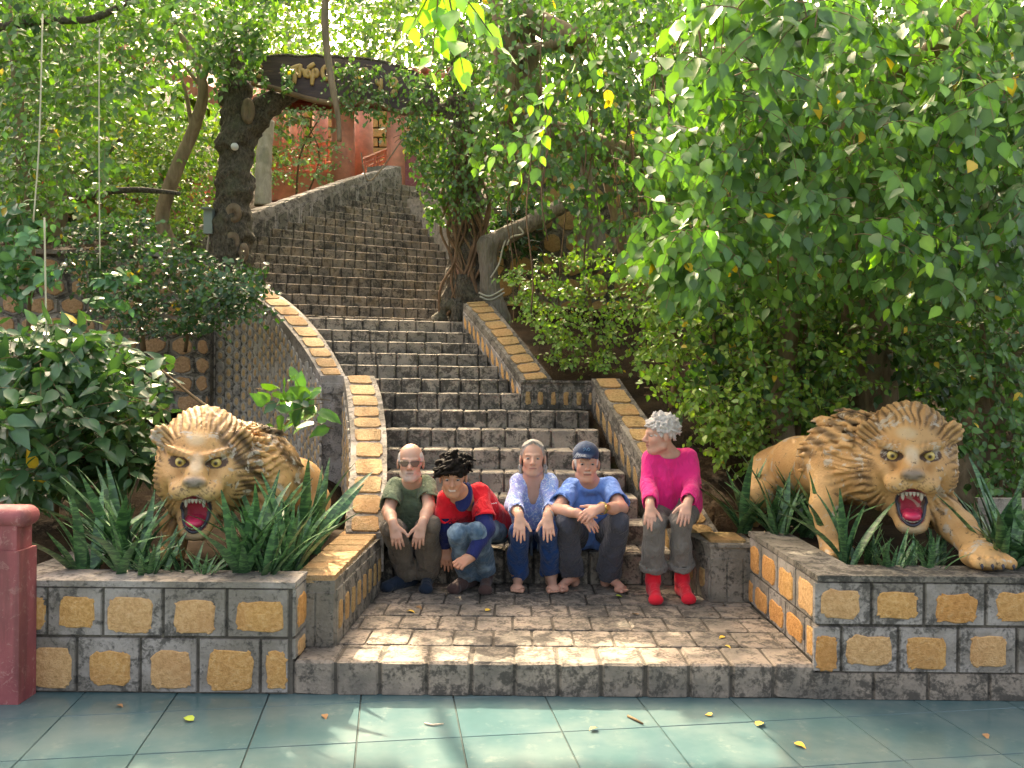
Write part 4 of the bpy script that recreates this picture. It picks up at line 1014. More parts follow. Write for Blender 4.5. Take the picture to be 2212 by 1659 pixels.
person('person', 'person in pink long-sleeved top and red socks, curly grey hair, looking left', dict(head=(1424, 940, 5.75), neck=(1443, 975, 5.80), shR=(1409, 992, 5.78), shL=(1484, 986, 5.84), elR=(1402, 1044, 5.70), elL=(1497, 1042, 5.74), wrR=(1404, 1093, 5.42), wrL=(1485, 1088, 5.42), tipR=(1405, 1146, 5.29), tipL=(1474, 1140, 5.29),
    pv=(1455, 1104, 5.84), knR=(1411, 1134, 5.40), knL=(1471, 1128, 5.42), anR=(1411, 1253, 5.52), anL=(1474, 1250, 5.54)), (.57, .325, .235), M['pink'], M['grey_p'], 1.92, hair_curly, dict(brow=(.5, .42, .36), lip=(.5, .2, .18), thumb=1), GRP,
    ((.35, .15), (.35, .15)), ('sock', M['sock_red']), yaw=(-1, -.28, -.06), toes={'R': (-.06, .205), 'L': (.04, .2)}, cuffs=.80, pr=1.02, girth=.95)
# ------------------------------------------------------------------ painted lion statues
def _lionmat(q, c):
    n = q.noise(9, 5, .65, dist=.5); n2 = q.noise(26, 4, .7); n3 = q.noise(4, 3)
    c = q.mix(q.math('MULTIPLY', q.step(n3, .4, .7), .45), c, q.mix(1.0, c, (.72, .55, .38), 'MULTIPLY'))
    c = q.mix(q.math('MULTIPLY', q.step(n, .565, .62), .8), c, (.46, .41, .33))
    c = q.mix(q.math('MULTIPLY', q.step(n2, .60, .67), .75), c, (.09, .06, .035))
    return c
M['lion'] = m_attr('flaking_ochre_paint', .6, .3, 0, 55, .5, .010, _lionmat)
M['lion_red'] = m_plain('red_mouth_paint', (.50, .03, .085), .4, .5, 40, .4, .4)
M['tooth'] = m_plain('ivory_paint', (.55, .50, .40), .45, .45, 50, .2, .2)
M['lip'] = m_plain('dark_lip_paint', (.03, .03, .045), .4, .5, 40, .2, .3)
def _neye():
    V = []; F = []; n, m = 24, 17
    for i in range(m):
        a = PI*i/(m-1)
        for j in range(n): b = 2*PI*j/n; V.append((math.sin(a)*math.cos(b), math.cos(a), math.sin(a)*math.sin(b)))
    for i in range(m-1):
        for j in range(n): F.append((i*n+j, i*n+(j+1) % n, (i+1)*n+(j+1) % n, (i+1)*n+j))
    V = np.array(V); y = V[:, 1]; col = np.where((y > .965)[:, None], np.array((.02, .015, .01)), np.where((y > .93)[:, None], np.array((.6, .5, .3)), np.where((y > .87)[:, None], np.array((.25, .16, .03)), np.array((.58, .44, .14)))))
    return mesh('eye', V, F, M['eye'], True, None, col)
LEYE = _neye()
def lion(label, H0, look, body, seed, tilt=0.0, dirty=.5):
    r = np.random.default_rng(seed); HF = frame(look)
    if tilt:
        ca, sa = math.cos(tilt), math.sin(tilt); HF = np.stack([HF[:, 0]*ca+HF[:, 2]*sa, HF[:, 1], HF[:, 2]*ca-HF[:, 0]*sa], 1)
    H0 = np.array(H0, float)
    def H(x, y, z): return H0+HF @ np.array([x, y, z], float)
    pts = np.array([p for seg in body['caps'] for p in seg[:2]]); pm = max(max(s_[2:4]) for s_ in body['caps'])
    lo = np.minimum(pts.min(0)-pm-.05, H0-.48); hi = np.maximum(pts.max(0)+pm+.05, H0+.50); lo[2] = max(lo[2], body['floor']-.02)
    B = SDF(lo, hi, .0080)
    for (a, b, r1, r2, *k) in body['caps']: B.cap(a, b, r1, r2, k[0] if k else .08)
    for (a, b, r1, r2) in body['caps'][:2]: pass
    # head
    B.ell(H(0, -.08, .06), (.24, .215, .24), HF, .03)
    for e in (-1, 1):
        B.ell(H(e*.148, .02, -.05), (.105, .125, .15), HF, .05); B.ell(H(e*.10, -.03, -.20), (.09, .10, .10), HF, .05)
        B.ell(H(e*.064, .195, -.085), (.080, .080, .062), HF, .03)
        B.cap(H(e*.072, .02, -.26), H(e*.045, .165, -.325), .050, .042, .03)
        B.cap(H(e*.155, .03, .04), H(e*.13, .14, -.02), .05, .045, .05)
    B.ell(H(0, .0, -.16), (.15, .12, .13), HF, .05)
    B.cap(H(0, .06, .13), H(0, .215, -.005), .075, .058, .05)
    B.ell(H(0, .17, -.34), (.062, .055, .042), HF, .03)
    B.ell(H(0, .235, -.215), (.088, .15, .098), HF, .02, True)
    B.ell(H(0, .32, -.215), (.088, .12, .098), HF, .015, True)
    B.cap(H(0, .30, -.16), H(0, .30, -.06), .008, .006, .012, True)
    B.ell(H(0, .262, -.022), (.066, .036, .034), HF, .014)
    for e in (-1, 1):
        B.ell(H(e*.034, .296, -.036), (.017, .02, .011), HF, .008, True)
        B.ell(H(e*.095, .185, .068), (.058, .055, .030), HF, .025, True)
        B.cap(H(e*.036, .168, .098), H(e*.155, .098, .125), .026, .024, .02)
        B.cap(H(e*.045, .142, .040), H(e*.145, .112, .036), .016, .014, .015)
        for i in range(9):                                        # tufts of the brow
            t = i/8; p = H(e*(.04+.11*t), .180-.07*t, .108+.02*t); B.cap(p, p+HF @ np.array([e*.045, -.02, .018+.012*t]), .010, .004, .004)
        # ears
        c = H(e*.225, .0, .185); B.ell(c, (.058, .034, .066), HF, .02); B.ell(H(e*.230, .042, .185), (.036, .03, .044), HF, .012, True)
    # mane: base mass and rings of locks
    B.ell(H(0, -.17, .03), (.265, .19, .32), HF, .06); B.ell(H(0, -.10, -.16), (.20, .15, .20), HF, .06)
    rings = [(1.04, -.06, 1.07, -.16, 44, .011), (1.08, -.12, 1.08, -.26, 40, .013), (1.08, -.20, 1.04, -.38, 36, .015)]
    for ri, (s0, y0, s1, y1, n, rad) in enumerate(rings):
        for i in range(n):
            ph = 2*PI*(i+r.uniform(-.3, .3))/n; cx, cz = math.sin(ph), math.cos(ph)      # cz = 1 at the crown
            a = .232; b = .285 if cz > 0 else .315
            if cz < -.55 and ri < 2: continue
            w1 = r.uniform(-.16, .16); s1_ = s1+r.uniform(-.03, .03)
            p0 = (a*s0*cx, y0-.02*(cz < 0), b*s0*cz+.0); p2 = (a*s1_*math.sin(ph+w1), y1+r.uniform(-.03, .02), b*s1_*math.cos(ph+w1)*.98-(.05 if cz < .2 else 0)); ph2 = ph+w1*1.4
            p1 = (a*(s0+s1)*.507*math.sin(ph-w1*.3), (y0+y1)/2+.03, b*(s0+s1)*.507*math.cos(ph-w1*.3))
            B.cap(H(*p0), H(*p1), rad*.75, rad, .02); B.cap(H(*p1), H(*p2), rad, rad*.5, .02)
    for i in range(110):                                             # hackles and side locks of the neck
        t = r.uniform(0, 1); nk = body['neck']; sd = r.uniform(-1, 1); c = np.array(nk[0])*(1-t)+np.array(nk[1])*t; ax = nrm(np.array(nk[1])-np.array(nk[0])); sx = nrm(np.cross(ax, (0, 0, 1)))
        ang = sd*2.0; rr = nk[2]*(1-t)+nk[3]*t; o = sx*math.sin(ang)+np.array([0, 0, 1])*math.cos(ang); p = c+o*rr*.98; e = p+ax*.17-o*.008+np.array([0, 0, -.06*abs(sd)]); m_ = (p+e)/2+o*.006
        B.cap(p, m_, .013, .017, .006); B.cap(m_, e, .017, .006, .006)
    for i in range(12):                                             # beard
        x = r.uniform(-.055, .055); B.cap(H(x, .15, -.345), H(x*1.1, .13+r.uniform(-.02, .03), -.385), .016, .008, .006)
    for (p, d, w) in body['paws']:
        p = np.array(p, float); d = nrm(d); s_ = np.array([d[1], -d[0], 0]); B.ell(p+d*.0, (.088*w, .10*w, .060*w), np.stack([s_, d, np.array([0, 0, 1])], 1), .04)
        for i in range(4): q0 = p+d*.085*w+s_*(-.066+.044*i)*w-np.array([0, 0, .006]); B.cap(q0-d*.05*w+np.array([0, 0, .012]), q0+d*.022*w, .027*w, .027*w, .004)
    B.cut((0, 0, body['floor']), (0, 0, -1))
    # carved strands: radial grooves round the face, lengthwise grooves on the neck
    sl, X, Y, Z = B.block(H0-.52, H0+.52); X, Y, Z = X-H0[0], Y-H0[1], Z-H0[2]
    lx = X*HF[0, 0]+Y*HF[1, 0]+Z*HF[2, 0]; ly = X*HF[0, 1]+Y*HF[1, 1]+Z*HF[2, 1]; lz = X*HF[0, 2]+Y*HF[1, 2]+Z*HF[2, 2]
    el_ = np.sqrt((lx/.232)**2+(lz/np.where(lz > 0, .285, .315))**2); ph_ = np.arctan2(lx, lz)
    mk_ = np.clip((el_-np.where(lz > .02, .76, .68))/.12, 0, 1)*np.clip((.13-ly)/.06, 0, 1)*np.clip((.50-np.sqrt(lx**2+lz**2))/.08, 0, 1)
    B.F[sl] += (mk_*(.0045*np.sin(ph_*46+2.2*np.sin(ph_*7+ly*16)+ly*9)+.0035*np.sin(ph_*83+3*np.sin(ph_*11-ly*20)))).astype(np.float32)
    del lx, ly, lz, el_, ph_, mk_
    V, Q = B.mesh()
    loc = (V-H0) @ HF; x, y, z = loc.T
    ochre = np.array((.54, .32, .135)); col = np.tile(ochre, (len(V), 1)); nz = np.sin(V[:, 0]*31+np.sin(V[:, 2]*23))*np.sin(V[:, 1]*27+V[:, 2]*19)
    def blend(m, c): col[:] = col*(1-m[:, None])+np.array(c)*m[:, None]
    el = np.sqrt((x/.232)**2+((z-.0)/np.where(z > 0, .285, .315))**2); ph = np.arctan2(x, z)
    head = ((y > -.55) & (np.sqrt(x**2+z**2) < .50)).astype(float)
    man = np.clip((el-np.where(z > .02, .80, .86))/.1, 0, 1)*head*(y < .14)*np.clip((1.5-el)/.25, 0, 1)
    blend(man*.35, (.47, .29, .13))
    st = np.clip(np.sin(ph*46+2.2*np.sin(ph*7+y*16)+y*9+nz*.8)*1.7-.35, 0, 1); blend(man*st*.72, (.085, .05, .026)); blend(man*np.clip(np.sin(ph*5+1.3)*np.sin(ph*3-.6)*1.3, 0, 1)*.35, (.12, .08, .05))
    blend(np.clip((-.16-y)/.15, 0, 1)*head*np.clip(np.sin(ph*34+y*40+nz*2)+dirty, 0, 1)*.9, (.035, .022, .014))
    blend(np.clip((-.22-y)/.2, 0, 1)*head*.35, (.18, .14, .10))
    nk = body['neck']; a_, b_ = np.array(nk[0]), np.array(nk[1]); t_ = np.clip(((V-a_) @ (b_-a_))/((b_-a_) @ (b_-a_)), 0, 1); dn = np.linalg.norm(V-(a_+t_[:, None]*(b_-a_)), axis=1)
    blend(np.clip((1.15-dn/(nk[2]*1.18))*3, 0, 1)*(dn > nk[3]*.80)*np.clip(1.6*np.sin(V[:, 0]*9+V[:, 1]*13+V[:, 2]*8)+.5, 0, 1)*(V[:, 2] > b_[2]-.12)*np.clip(.55+.6*np.sin(V[:, 0]*70+V[:, 2]*55), 0, 1)*.85, (.04, .026, .016))
    D = lambda cx, cy, cz, sx=1, sy=1, sz=1: np.sqrt(((x-cx)/sx)**2+((y-cy)/sy)**2+((z-cz)/sz)**2)
    sf = lambda d, rr: np.clip((1-d/rr)*2, 0, 1)
    blend(sf(D(0, .25, -.10, 1, 2, .8), .13)*.4*(y > .05), (.62, .46, .22))
    blend(sf(D(0, .19, .07, .7, 2, 1), .07)*.55*(y > .05), (.60, .54, .42))
    blend(sf(D(.02, .1, .19, 1, 2, .6), .07)*.45*(y > .0), (.55, .5, .36))
    blend(sf(D(0, .275, -.02, 1.25, 1.2, .72), .062)*.9*(z > -.075), (.23, .20, .17))
    for e in (-1, 1):
        dd = D(e*.097, .13, .068, 1.25, 2, .72); blend(((dd < .052) & (y > .03) & (z < .098)).astype(float)*.9, (.05, .03, .03))
        blend(sf(D(e*.10, .13, .125, 1.3, 2, .5), .07)*(y > .02)*.5*(.5+.5*np.sin(x*220+z*90)), (.16, .10, .05))
        for i in range(26):
            px, pz = e*r.uniform(.02, .115), -.085+r.uniform(-.035, .04); blend(((np.abs(x-px) < .0045) & (np.abs(z-pz) < .0045) & (y > .15)).astype(float)*.6, (.12, .07, .04))
    cav = ((D(0, .235, -.215, .098, .16, .108) < 1.0) & (y > -.02)).astype(float); blend(cav*.95, (.42, .03, .07))
    lipd = D(0, .27, -.215, .100, .30, .112); blend(((lipd < 1.0) & (cav < .5) & (y > .08)).astype(float)*.85, (.04, .035, .045))
    blend(sf(D(0, .2, -.355, 1.3, 2, .8), .07)*.6*(y > .05), (.6, .48, .33))
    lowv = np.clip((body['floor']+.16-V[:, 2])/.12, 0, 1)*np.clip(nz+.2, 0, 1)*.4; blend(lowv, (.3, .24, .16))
    root = empty('lion_statue', (np.mean(pts[:, 0]), np.mean(pts[:, 1]), body['floor']), label, 'statue', 'lion statues flanking the stairs')
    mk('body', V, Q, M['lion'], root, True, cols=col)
    for e in (-1, 1):
        o = obj('eye', LEYE, root, tuple(H(e*.095, .128, .062)), Matrix(frame(HF[:, 1]*1+HF[:, 0]*e*.03+HF[:, 2]*(.0)).tolist()).to_euler(), (.030, .028, .030))
    for (p, d, w) in body['paws']:
        p = np.array(p, float); d = nrm(d); s_ = np.array([d[1], -d[0], 0])
        for i in range(4):
            q0 = p+d*(.085+.046)*w+s_*(-.066+.044*i)*w-np.array([0, 0, .004]); V2, F2 = tube([q0-d*.008, q0+d*.006-np.array([0, 0, .012]), q0+d*.008-np.array([0, 0, .030])], [.009, .008, .003], 6); mk('claw', V2, F2, M['lip'], root, True)
    # tongue, teeth, lips
    K = SDF(H0-.45, H0+.45, .008); K.ell(H(0, .13, -.275), (.055, .12, .030), HF, .02); K.ell(H(0, .21, -.268), (.044, .045, .022), HF, .02); K.cap(H(0, .06, -.243), H(0, .25, -.243), .006, .004, .012, True)
    V2, Q2 = K.mesh(); mk('tongue', V2, Q2, M['lion_red'], root, True)
    def tooth(p, d, L, rad):
        p = np.array(p); d = nrm(d); P = frame(d, (.3, .2, .9)); n = 7; Vt = []
        for t, k in ((0, 1), (.5, .8), (.85, .4)):
            for j in range(n): a = 2*PI*j/n; Vt.append(H(*(p+d*L*t+(P[:, 0]*math.cos(a)+P[:, 2]*math.sin(a))*rad*k)))
        Vt.append(H(*(p+d*L))); Ft = [(i*n+j, i*n+(j+1) % n, (i+1)*n+(j+1) % n, (i+1)*n+j) for i in range(2) for j in range(n)]+[(2*n+j, 2*n+(j+1) % n, 3*n) for j in range(n)]
        mk('tooth', Vt, Ft, M['tooth'], root, True)
    for i in range(8):
        t = (i-3.5)/3.5; big = i in (1, 6); tooth((t*.066, .232-.05*t*t, -.126-.008*abs(t)), (0, .05, -1), .052 if big else .026, .014 if big else .0105)
    for i in range(8):
        t = (i-3.5)/3.5; big = i in (1, 6); tooth((t*.052, .222-.045*t*t, -.302+.012*abs(t)), (0, .05, 1), .040 if big else .022, .012 if big else .0095)
    lp = MB(); ring = [H(.080*math.sin(t)*(1 if math.cos(t) > 0 else .88), .225-.07*abs(math.sin(t))**2-.01*math.cos(t), -.215+.102*math.cos(t)) for t in np.linspace(.55, 2*PI-.55, 26)]
    lp.tube(ring, .0085, 7); lp.build('lip_line', M['lip'], root, True)
    return root
A3 = lambda u, v, d: np.array(at(u, v, d))
f0 = .505
hL = A3(434, 1012, 4.86)
bodyL = dict(floor=f0, neck=((-1.74, 5.02, 1.08), (-1.60, 5.30, 1.04), .27, .25), caps=[
    ((-1.74, 5.02, 1.07), (-1.60, 5.28, 1.02), .25, .25), ((-1.60, 5.28, .98), (-1.48, 5.70, .86), .22, .18),
    ((-1.48, 5.70, .86), (-1.42, 5.88, .74), .18, .14),
    ((-1.92, 5.10, .90), (-2.02, 5.02, .72), .13, .085, .05), ((-2.02, 5.02, .72), (-2.03, 4.98, .55), .085, .075, .04),
    ((-1.50, 5.12, .92), (-1.47, 5.05, .72), .13, .085, .05), ((-1.47, 5.05, .72), (-1.45, 5.02, .55), .085, .075, .04),
    ((-1.36, 5.66, .76), (-1.32, 5.48, .62), .13, .08, .05), ((-1.32, 5.48, .62), (-1.30, 5.56, .53), .08, .06, .04),
    ((-1.60, 5.72, .78), (-1.64, 5.55, .62), .14, .09, .05), ((-1.40, 5.98, .76), (-1.34, 6.05, .55), .035, .03, .03)],
    paws=[((-2.05, 4.90, .545), (-.1, -1, 0), .9), ((-1.45, 4.95, .545), (0, -1, 0), .9)])
lion('roaring lion statue with weathered ochre paint crouching in the left planter', hL, (.24, -1, -.10), bodyL, 21, .04, .35)
f1 = .57
hR = A3(1964, 1000, 4.86)
bodyR = dict(floor=f1, neck=((2.28, 5.06, 1.13), (2.16, 5.36, 1.16), .27, .27), caps=[
    ((2.28, 5.06, 1.10), (2.16, 5.34, 1.12), .26, .27), ((2.16, 5.34, 1.08), (2.02, 5.80, 1.02), .24, .19),
    ((2.02, 5.80, 1.02), (1.98, 6.10, .98), .20, .17),
    ((2.02, 5.24, 1.02), (1.93, 5.10, .85), .13, .085, .05), ((1.93, 5.10, .85), (1.93, 4.98, .62), .085, .07, .04),
    ((2.48, 5.02, .95), (2.53, 4.70, .80), .13, .095, .05), ((2.53, 4.70, .80), (2.52, 4.46, .70), .09, .075, .04),
    ((1.88, 6.05, .96), (1.74, 5.80, .82), .15, .10, .05), ((1.74, 5.80, .82), (1.72, 5.92, .62), .08, .06, .04),
    ((2.14, 6.05, .92), (2.24, 5.85, .72), .15, .09, .05), ((1.98, 6.2, 1.0), (2.06, 6.4, .7), .035, .03, .03)],
    paws=[((2.50, 4.40, .69), (-.05, -1, 0), 1.2), ((1.93, 4.92, .60), (0, -1, 0), .9)])
lion('roaring lion statue in the right planter, one paw on the wall edge', hR, (-.40, -1, -.08), bodyR, 33, -.02, .15)
# ------------------------------------------------------------------ leaves and twigs
T1 = np.array([(0, 0, 0), (-.27, .16, .05), (0, .18, 0), (.27, .16, .05), (-.34, .45, .06), (0, .47, 0), (.34, .45, .06), (-.19, .76, .02), (0, .78, -.03), (.19, .76, .02), (0, 1.05, -.10)])
TF1 = np.array([(0, 2, 1), (0, 3, 2), (1, 2, 5), (1, 5, 4), (2, 3, 6), (2, 6, 5), (4, 5, 8), (4, 8, 7), (5, 6, 9), (5, 9, 8), (7, 8, 10), (8, 9, 10)])
T0 = np.array([(0, 0, 0), (-.33, .42, .07), (0, .5, -.02), (.33, .42, .07), (0, 1.0, -.08)])
TF0 = np.array([(0, 2, 1), (0, 3, 2), (1, 2, 4), (2, 3, 4)])
def unit(a): return a/(np.linalg.norm(a, axis=-1, keepdims=True)+1e-9)
def leaf_verts(P, D, N, S, wid, T):
    D = unit(D); X = unit(np.cross(D, N)); Z = np.cross(X, D)
    return P[:, None, :] + S[:, None, None]*(T[None, :, 0:1]*wid*X[:, None, :]+T[None, :, 1:2]*D[:, None, :]+T[None, :, 2:3]*Z[:, None, :])
def leaves(name, P, D, N, S, C, mat, parent, near=True, wid=1.0, kind='stuff'):
    T, TF = (T1, TF1) if near else (T0, TF0)
    V = leaf_verts(P, D, N, S, wid, T); n, k = V.shape[:2]
    F = (TF[None]+(np.arange(n)*k)[:, None, None]).reshape(-1, 3)
    cols = np.repeat(C[:, None, :], k, 1).copy()
    if near:
        cols[:, [2, 5, 8]] *= 1.18
    o = mk(name, V.reshape(-1, 3), F, mat, parent, True, cols=cols.reshape(-1, 3)); o['kind'] = kind
    return o
def inpoly(poly, n, r):
    poly = np.array(poly, float); lo, hi = poly.min(0), poly.max(0); out = np.zeros((0, 2))
    while len(out) < n:
        q_ = r.uniform(lo, hi, (n*2, 2)); c = np.zeros(len(q_), bool); j = len(poly)-1
        for i in range(len(poly)):
            a, b = poly[i], poly[j]; m = ((a[1] > q_[:, 1]) != (b[1] > q_[:, 1])) & (q_[:, 0] < (b[0]-a[0])*(q_[:, 1]-a[1])/(b[1]-a[1]+1e-9)+a[0]); c ^= m; j = i
        out = np.concatenate([out, q_[c]])
    return out[:n]
def atn(uv, d):
    x = (uv[:, 0]/2.16016-512)/FPX; y = -(uv[:, 1]/2.16016-384)/FPX; f, rt, up = np.array(FW), np.array(RT), np.array(UP)
    ry = f[None]+x[:, None]*rt+y[:, None]*up; return np.array([0, 0, CAMZ])+ry*(d/ry[:, 1])[:, None]
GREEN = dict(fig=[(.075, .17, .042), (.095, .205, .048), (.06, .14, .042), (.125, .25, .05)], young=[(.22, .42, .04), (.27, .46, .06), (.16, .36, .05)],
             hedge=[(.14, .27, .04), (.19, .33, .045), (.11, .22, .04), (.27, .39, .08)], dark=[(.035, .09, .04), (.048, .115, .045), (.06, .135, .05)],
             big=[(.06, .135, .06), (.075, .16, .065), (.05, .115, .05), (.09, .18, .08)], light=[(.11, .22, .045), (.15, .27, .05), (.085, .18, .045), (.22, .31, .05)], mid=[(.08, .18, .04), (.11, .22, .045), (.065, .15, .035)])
def pick(pal, n, r, var=.22):
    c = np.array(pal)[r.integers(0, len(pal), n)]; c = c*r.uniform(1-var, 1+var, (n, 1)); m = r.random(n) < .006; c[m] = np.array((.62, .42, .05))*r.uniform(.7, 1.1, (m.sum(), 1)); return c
class Foliage:
    """sprays of leaves on drooping twigs"""
    def __init__(s, seed): s.r = np.random.default_rng(seed); s.P = []; s.D = []; s.N = []; s.S = []; s.C = []; s.tw = []
    def sprays(s, starts, dirs, L, nl, size, pal, droop=.5, hang=.5, var=.25, nface=(0, -1, .55), nj=.55, twig=True):
        r = s.r; m = len(starts); dirs = unit(dirs); nl = int(nl)
        t = np.linspace(.12, 1, nl)[None, :, None]; Ls = (L*r.uniform(.7, 1.3, (m, 1, 1)))
        side0 = unit(np.cross(dirs, r.normal(size=(m, 3))+np.array([0, 0, .5])))
        pth = starts[:, None]+dirs[:, None]*Ls*t+np.array([0, 0, -1.0])*Ls*droop*t*t
        tan = unit(dirs[:, None]+np.array([0, 0, -2.0])*droop*t)
        alt = np.where(np.arange(nl) % 2, 1, -1)[None, :, None]
        D = unit(.55*tan+alt*side0[:, None]*.75+np.array([0, 0, -1])*hang+r.normal(size=(m, nl, 3))*.28)
        N = unit(np.array(nface)+r.normal(size=(m, nl, 3))*nj)
        S_ = size*r.uniform(1-var*1.4, 1+var, (m, nl))*np.where(np.arange(nl) == nl-1, .75, 1)[None]
        C = pick(pal, m*nl, r).reshape(m, nl, 3)*r.uniform(.8, 1.2, (m, 1, 1))
        s.P.append(pth.reshape(-1, 3)); s.D.append(D.reshape(-1, 3)); s.N.append(N.reshape(-1, 3)); s.S.append(S_.ravel()); s.C.append(C.reshape(-1, 3))
        if twig:
            for i in range(m): s.tw.append(np.concatenate([starts[i][None], pth[i][::max(1, nl//3)], pth[i][-1:]]))
    def region(s, poly, d0, d1, n, L, nl, size, pal, spread=(0, -.35, .1), **kw):
        uv = inpoly(poly, n, s.r); d = s.r.uniform(d0, d1, n); st = atn(uv, d)
        dr = s.r.normal(size=(n, 3))*np.array([1, .6, .45])+np.array(spread); dr = unit(dr)
        s.sprays(st-dr*L*.5+np.array([0, 0, .25*L]), dr, L, nl, size, pal, **kw)
    def box(s, lo, hi, n, L, nl, size, pal, **kw):
        st = s.r.uniform(lo, hi, (n, 3)); s.sprays(st, unit(s.r.normal(size=(n, 3))), L, nl, size, pal, **kw)
    def build(s, parent, mat, near=True, ind=0, wid=1.0, name='foliage', twr=.0035, indmats=None, clear=None):
        P, D, N, S_, C = [np.concatenate(v) for v in (s.P, s.D, s.N, s.S, s.C)]
        if True:
            keep = ~gap(P); P, D, N, S_, C = P[keep], D[keep], N[keep], S_[keep], C[keep]
        if ind:
            # the leaves that show largest become objects of their own
            v = P-np.array([0, 0, CAMZ]); px = 512+v[:, 0]/np.maximum(v[:, 1], .1)*FPX; py = 384-v[:, 2]/np.maximum(v[:, 1], .1)*FPX
            vis = (px > 5) & (px < 1019) & (py > 5) & (py < 763); sc_ = np.where(vis, S_/v[:, 1], 0)+s.r.uniform(0, .002, len(P)); o = np.argsort(-sc_)[:ind]; m = np.zeros(len(P), bool); m[o] = True
            lm = []
            for k in range(8):
                c = C[o][s.r.integers(0, len(o))]; cc = np.repeat(np.array(c)[None], len(T1), 0); cc[[2, 5, 8]] *= 1.18
                lm.append(mesh('leaf', T1*np.array([wid, 1, 1])+s.r.normal(size=T1.shape)*np.array([.012, .012, .03]), [tuple(f) for f in TF1], mat, True, None, cc))
            tint = np.array([[x for x in m_.attributes['Col'].data[0].color][:3] for m_ in lm])
            for i in o:
                y_ = unit(D[i]); x_ = unit(np.cross(y_, N[i])); z_ = np.cross(x_, y_); k = int(np.argmin(((tint-C[i])**2).sum(1)))
                b = obj('leaf', lm[k], parent); mx = Matrix(np.stack([x_, y_, z_], 1).tolist()).to_4x4(); b.rotation_euler = mx.to_euler(); b.location = P[i]; b.scale = (S_[i],)*3
            P, D, N, S_, C = P[~m], D[~m], N[~m], S_[~m], C[~m]
        if len(P): leaves(name, P, D, N, S_, C, mat, parent, near, wid)
        if s.tw:
            mb = MB()
            for t in s.tw:
                if gap(t.mean(0)[None])[0] or gap(t[-1:])[0]: continue
                t = t[np.r_[True, np.linalg.norm(np.diff(t, axis=0), axis=1) > 1e-4]]
                if len(t) > 1: mb.tube(t, np.linspace(twr, twr*.4, len(t)), 3, cap=False)
            if mb.V: mb.build('twigs', M['twig'], parent)['kind'] = 'stuff'
def trunk(name, pts, rad, mat, parent, n=14, jit=.05, res=24, sub=True):
    P = smoothpath(pts, res); R = np.interp(np.linspace(0, len(rad)-1, res), range(len(rad)), rad)
    V, F = tube(P, R, n, True, jit); return mk(name, V, F, mat, parent, True)
UV = lambda *a: [A3(*p) for p in a]

# ------------------------------------------------------------------ snake plants
q = NM('snake_plant_blade'); a_ = q.attr('Col'); ob = q.O()
bd = q.noise(24, 3, .6, vec=q.scale(ob, .25, .25, 1.0), dist=.6); c_ = q.mix(q.step(bd, .45, .58), a_, q.mix(1.0, a_, (2.6, 2.3, 1.9), 'MULTIPLY'))
M['blade'] = q.done(q.bsdf(c_, .38, .45))
M['dry'] = m_plain('dried_blade', (.46, .34, .19), .85, .2, 60, .3, .3)
def blade_mesh(seed, dry=False):
    r = random.Random(seed); n = 9; V = []; F = []; cols = []; bend = r.uniform(.05, .5)*(1.6 if dry else 1); tw = r.uniform(-.6, .6)
    for i in range(n+1):
        t = i/n; w_ = (.055*(1-t**2.2)+.004)*(.75+.5*min(1, t*3)) if not dry else .02*(1-t)+.004
        y = bend*t*t; z = t*(1-.25*bend*t); a = tw*t; ca, sa = math.cos(a), math.sin(a)
        V += [(-w_*ca, y-w_*sa, z), (0, y+.25*w_, z), (w_*ca, y+w_*sa, z)]
        e = (.10, .15, .05); m_ = (.042, .105, .046)
        cols += [e if r.random() < .0 else m_, m_, m_]
    for i in range(n):
        b = 3*i; F += [(b, b+1, b+4, b+3), (b+1, b+2, b+5, b+4)]
    return mesh('blade', V, F, M['dry'] if dry else M['blade'], True, None, cols)
BL = [blade_mesh(s) for s in range(12)]; DRY = [blade_mesh(50+s, True) for s in range(4)]
def snake_plant(x, y, z, n, h, label, seed, group, lean=(0, 0), dry=1):
    r = random.Random(seed); root = empty('snake_plant', (x, y, z), label, 'plant', group)
    for i in range(n+dry):
        a = r.uniform(0, 2*PI); tilt = r.uniform(.05, .75)*(.6+.5*(i/n)); L = h*r.uniform(.65, 1.2)
        if i >= n: tilt = r.uniform(1.0, 1.5); L = h*.7
        o = obj('blade' if i < n else 'dry_blade', (BL if i < n else DRY)[r.randrange(12 if i < n else 4)], root, (x+.05*math.cos(a)*r.random(), y+.05*math.sin(a)*r.random(), z-.01))
        o.rotation_euler = (Matrix.Rotation(a, 3, 'Z') @ Matrix.Rotation(-tilt, 3, 'X') @ Matrix.Rotation(r.uniform(-.5, .5), 3, 'Z')).to_euler(); o.scale = (L*.80, L, L) if i < n else (L*.8, L, L)
def bed(spots, z, gname, side, h, seed, low=()):
    spots = sorted(spots, key=lambda p: p[0]); nn = len(spots)
    names = ['first', 'second', 'third', 'fourth', 'fifth', 'sixth', 'seventh', 'eighth', 'ninth', 'tenth', 'eleventh', 'twelfth', 'thirteenth', 'fourteenth', 'fifteenth', 'sixteenth', 'seventeenth', 'eighteenth', 'nineteenth', 'twentieth', 'twenty-first', 'twenty-second']
    for i, (x, y) in enumerate(spots): snake_plant(x, y, z, random.Random(seed+i).randint(12, 18), h*random.Random(i).uniform(.85, 1.15)*(.48 if low and low[0] < x < low[1] and y < 5.0 else 1), 'clump of banded snake plant, %s from the left in the %s planter' % (names[i], side), seed+i, gname, dry=random.Random(i+3).randint(0, 2))
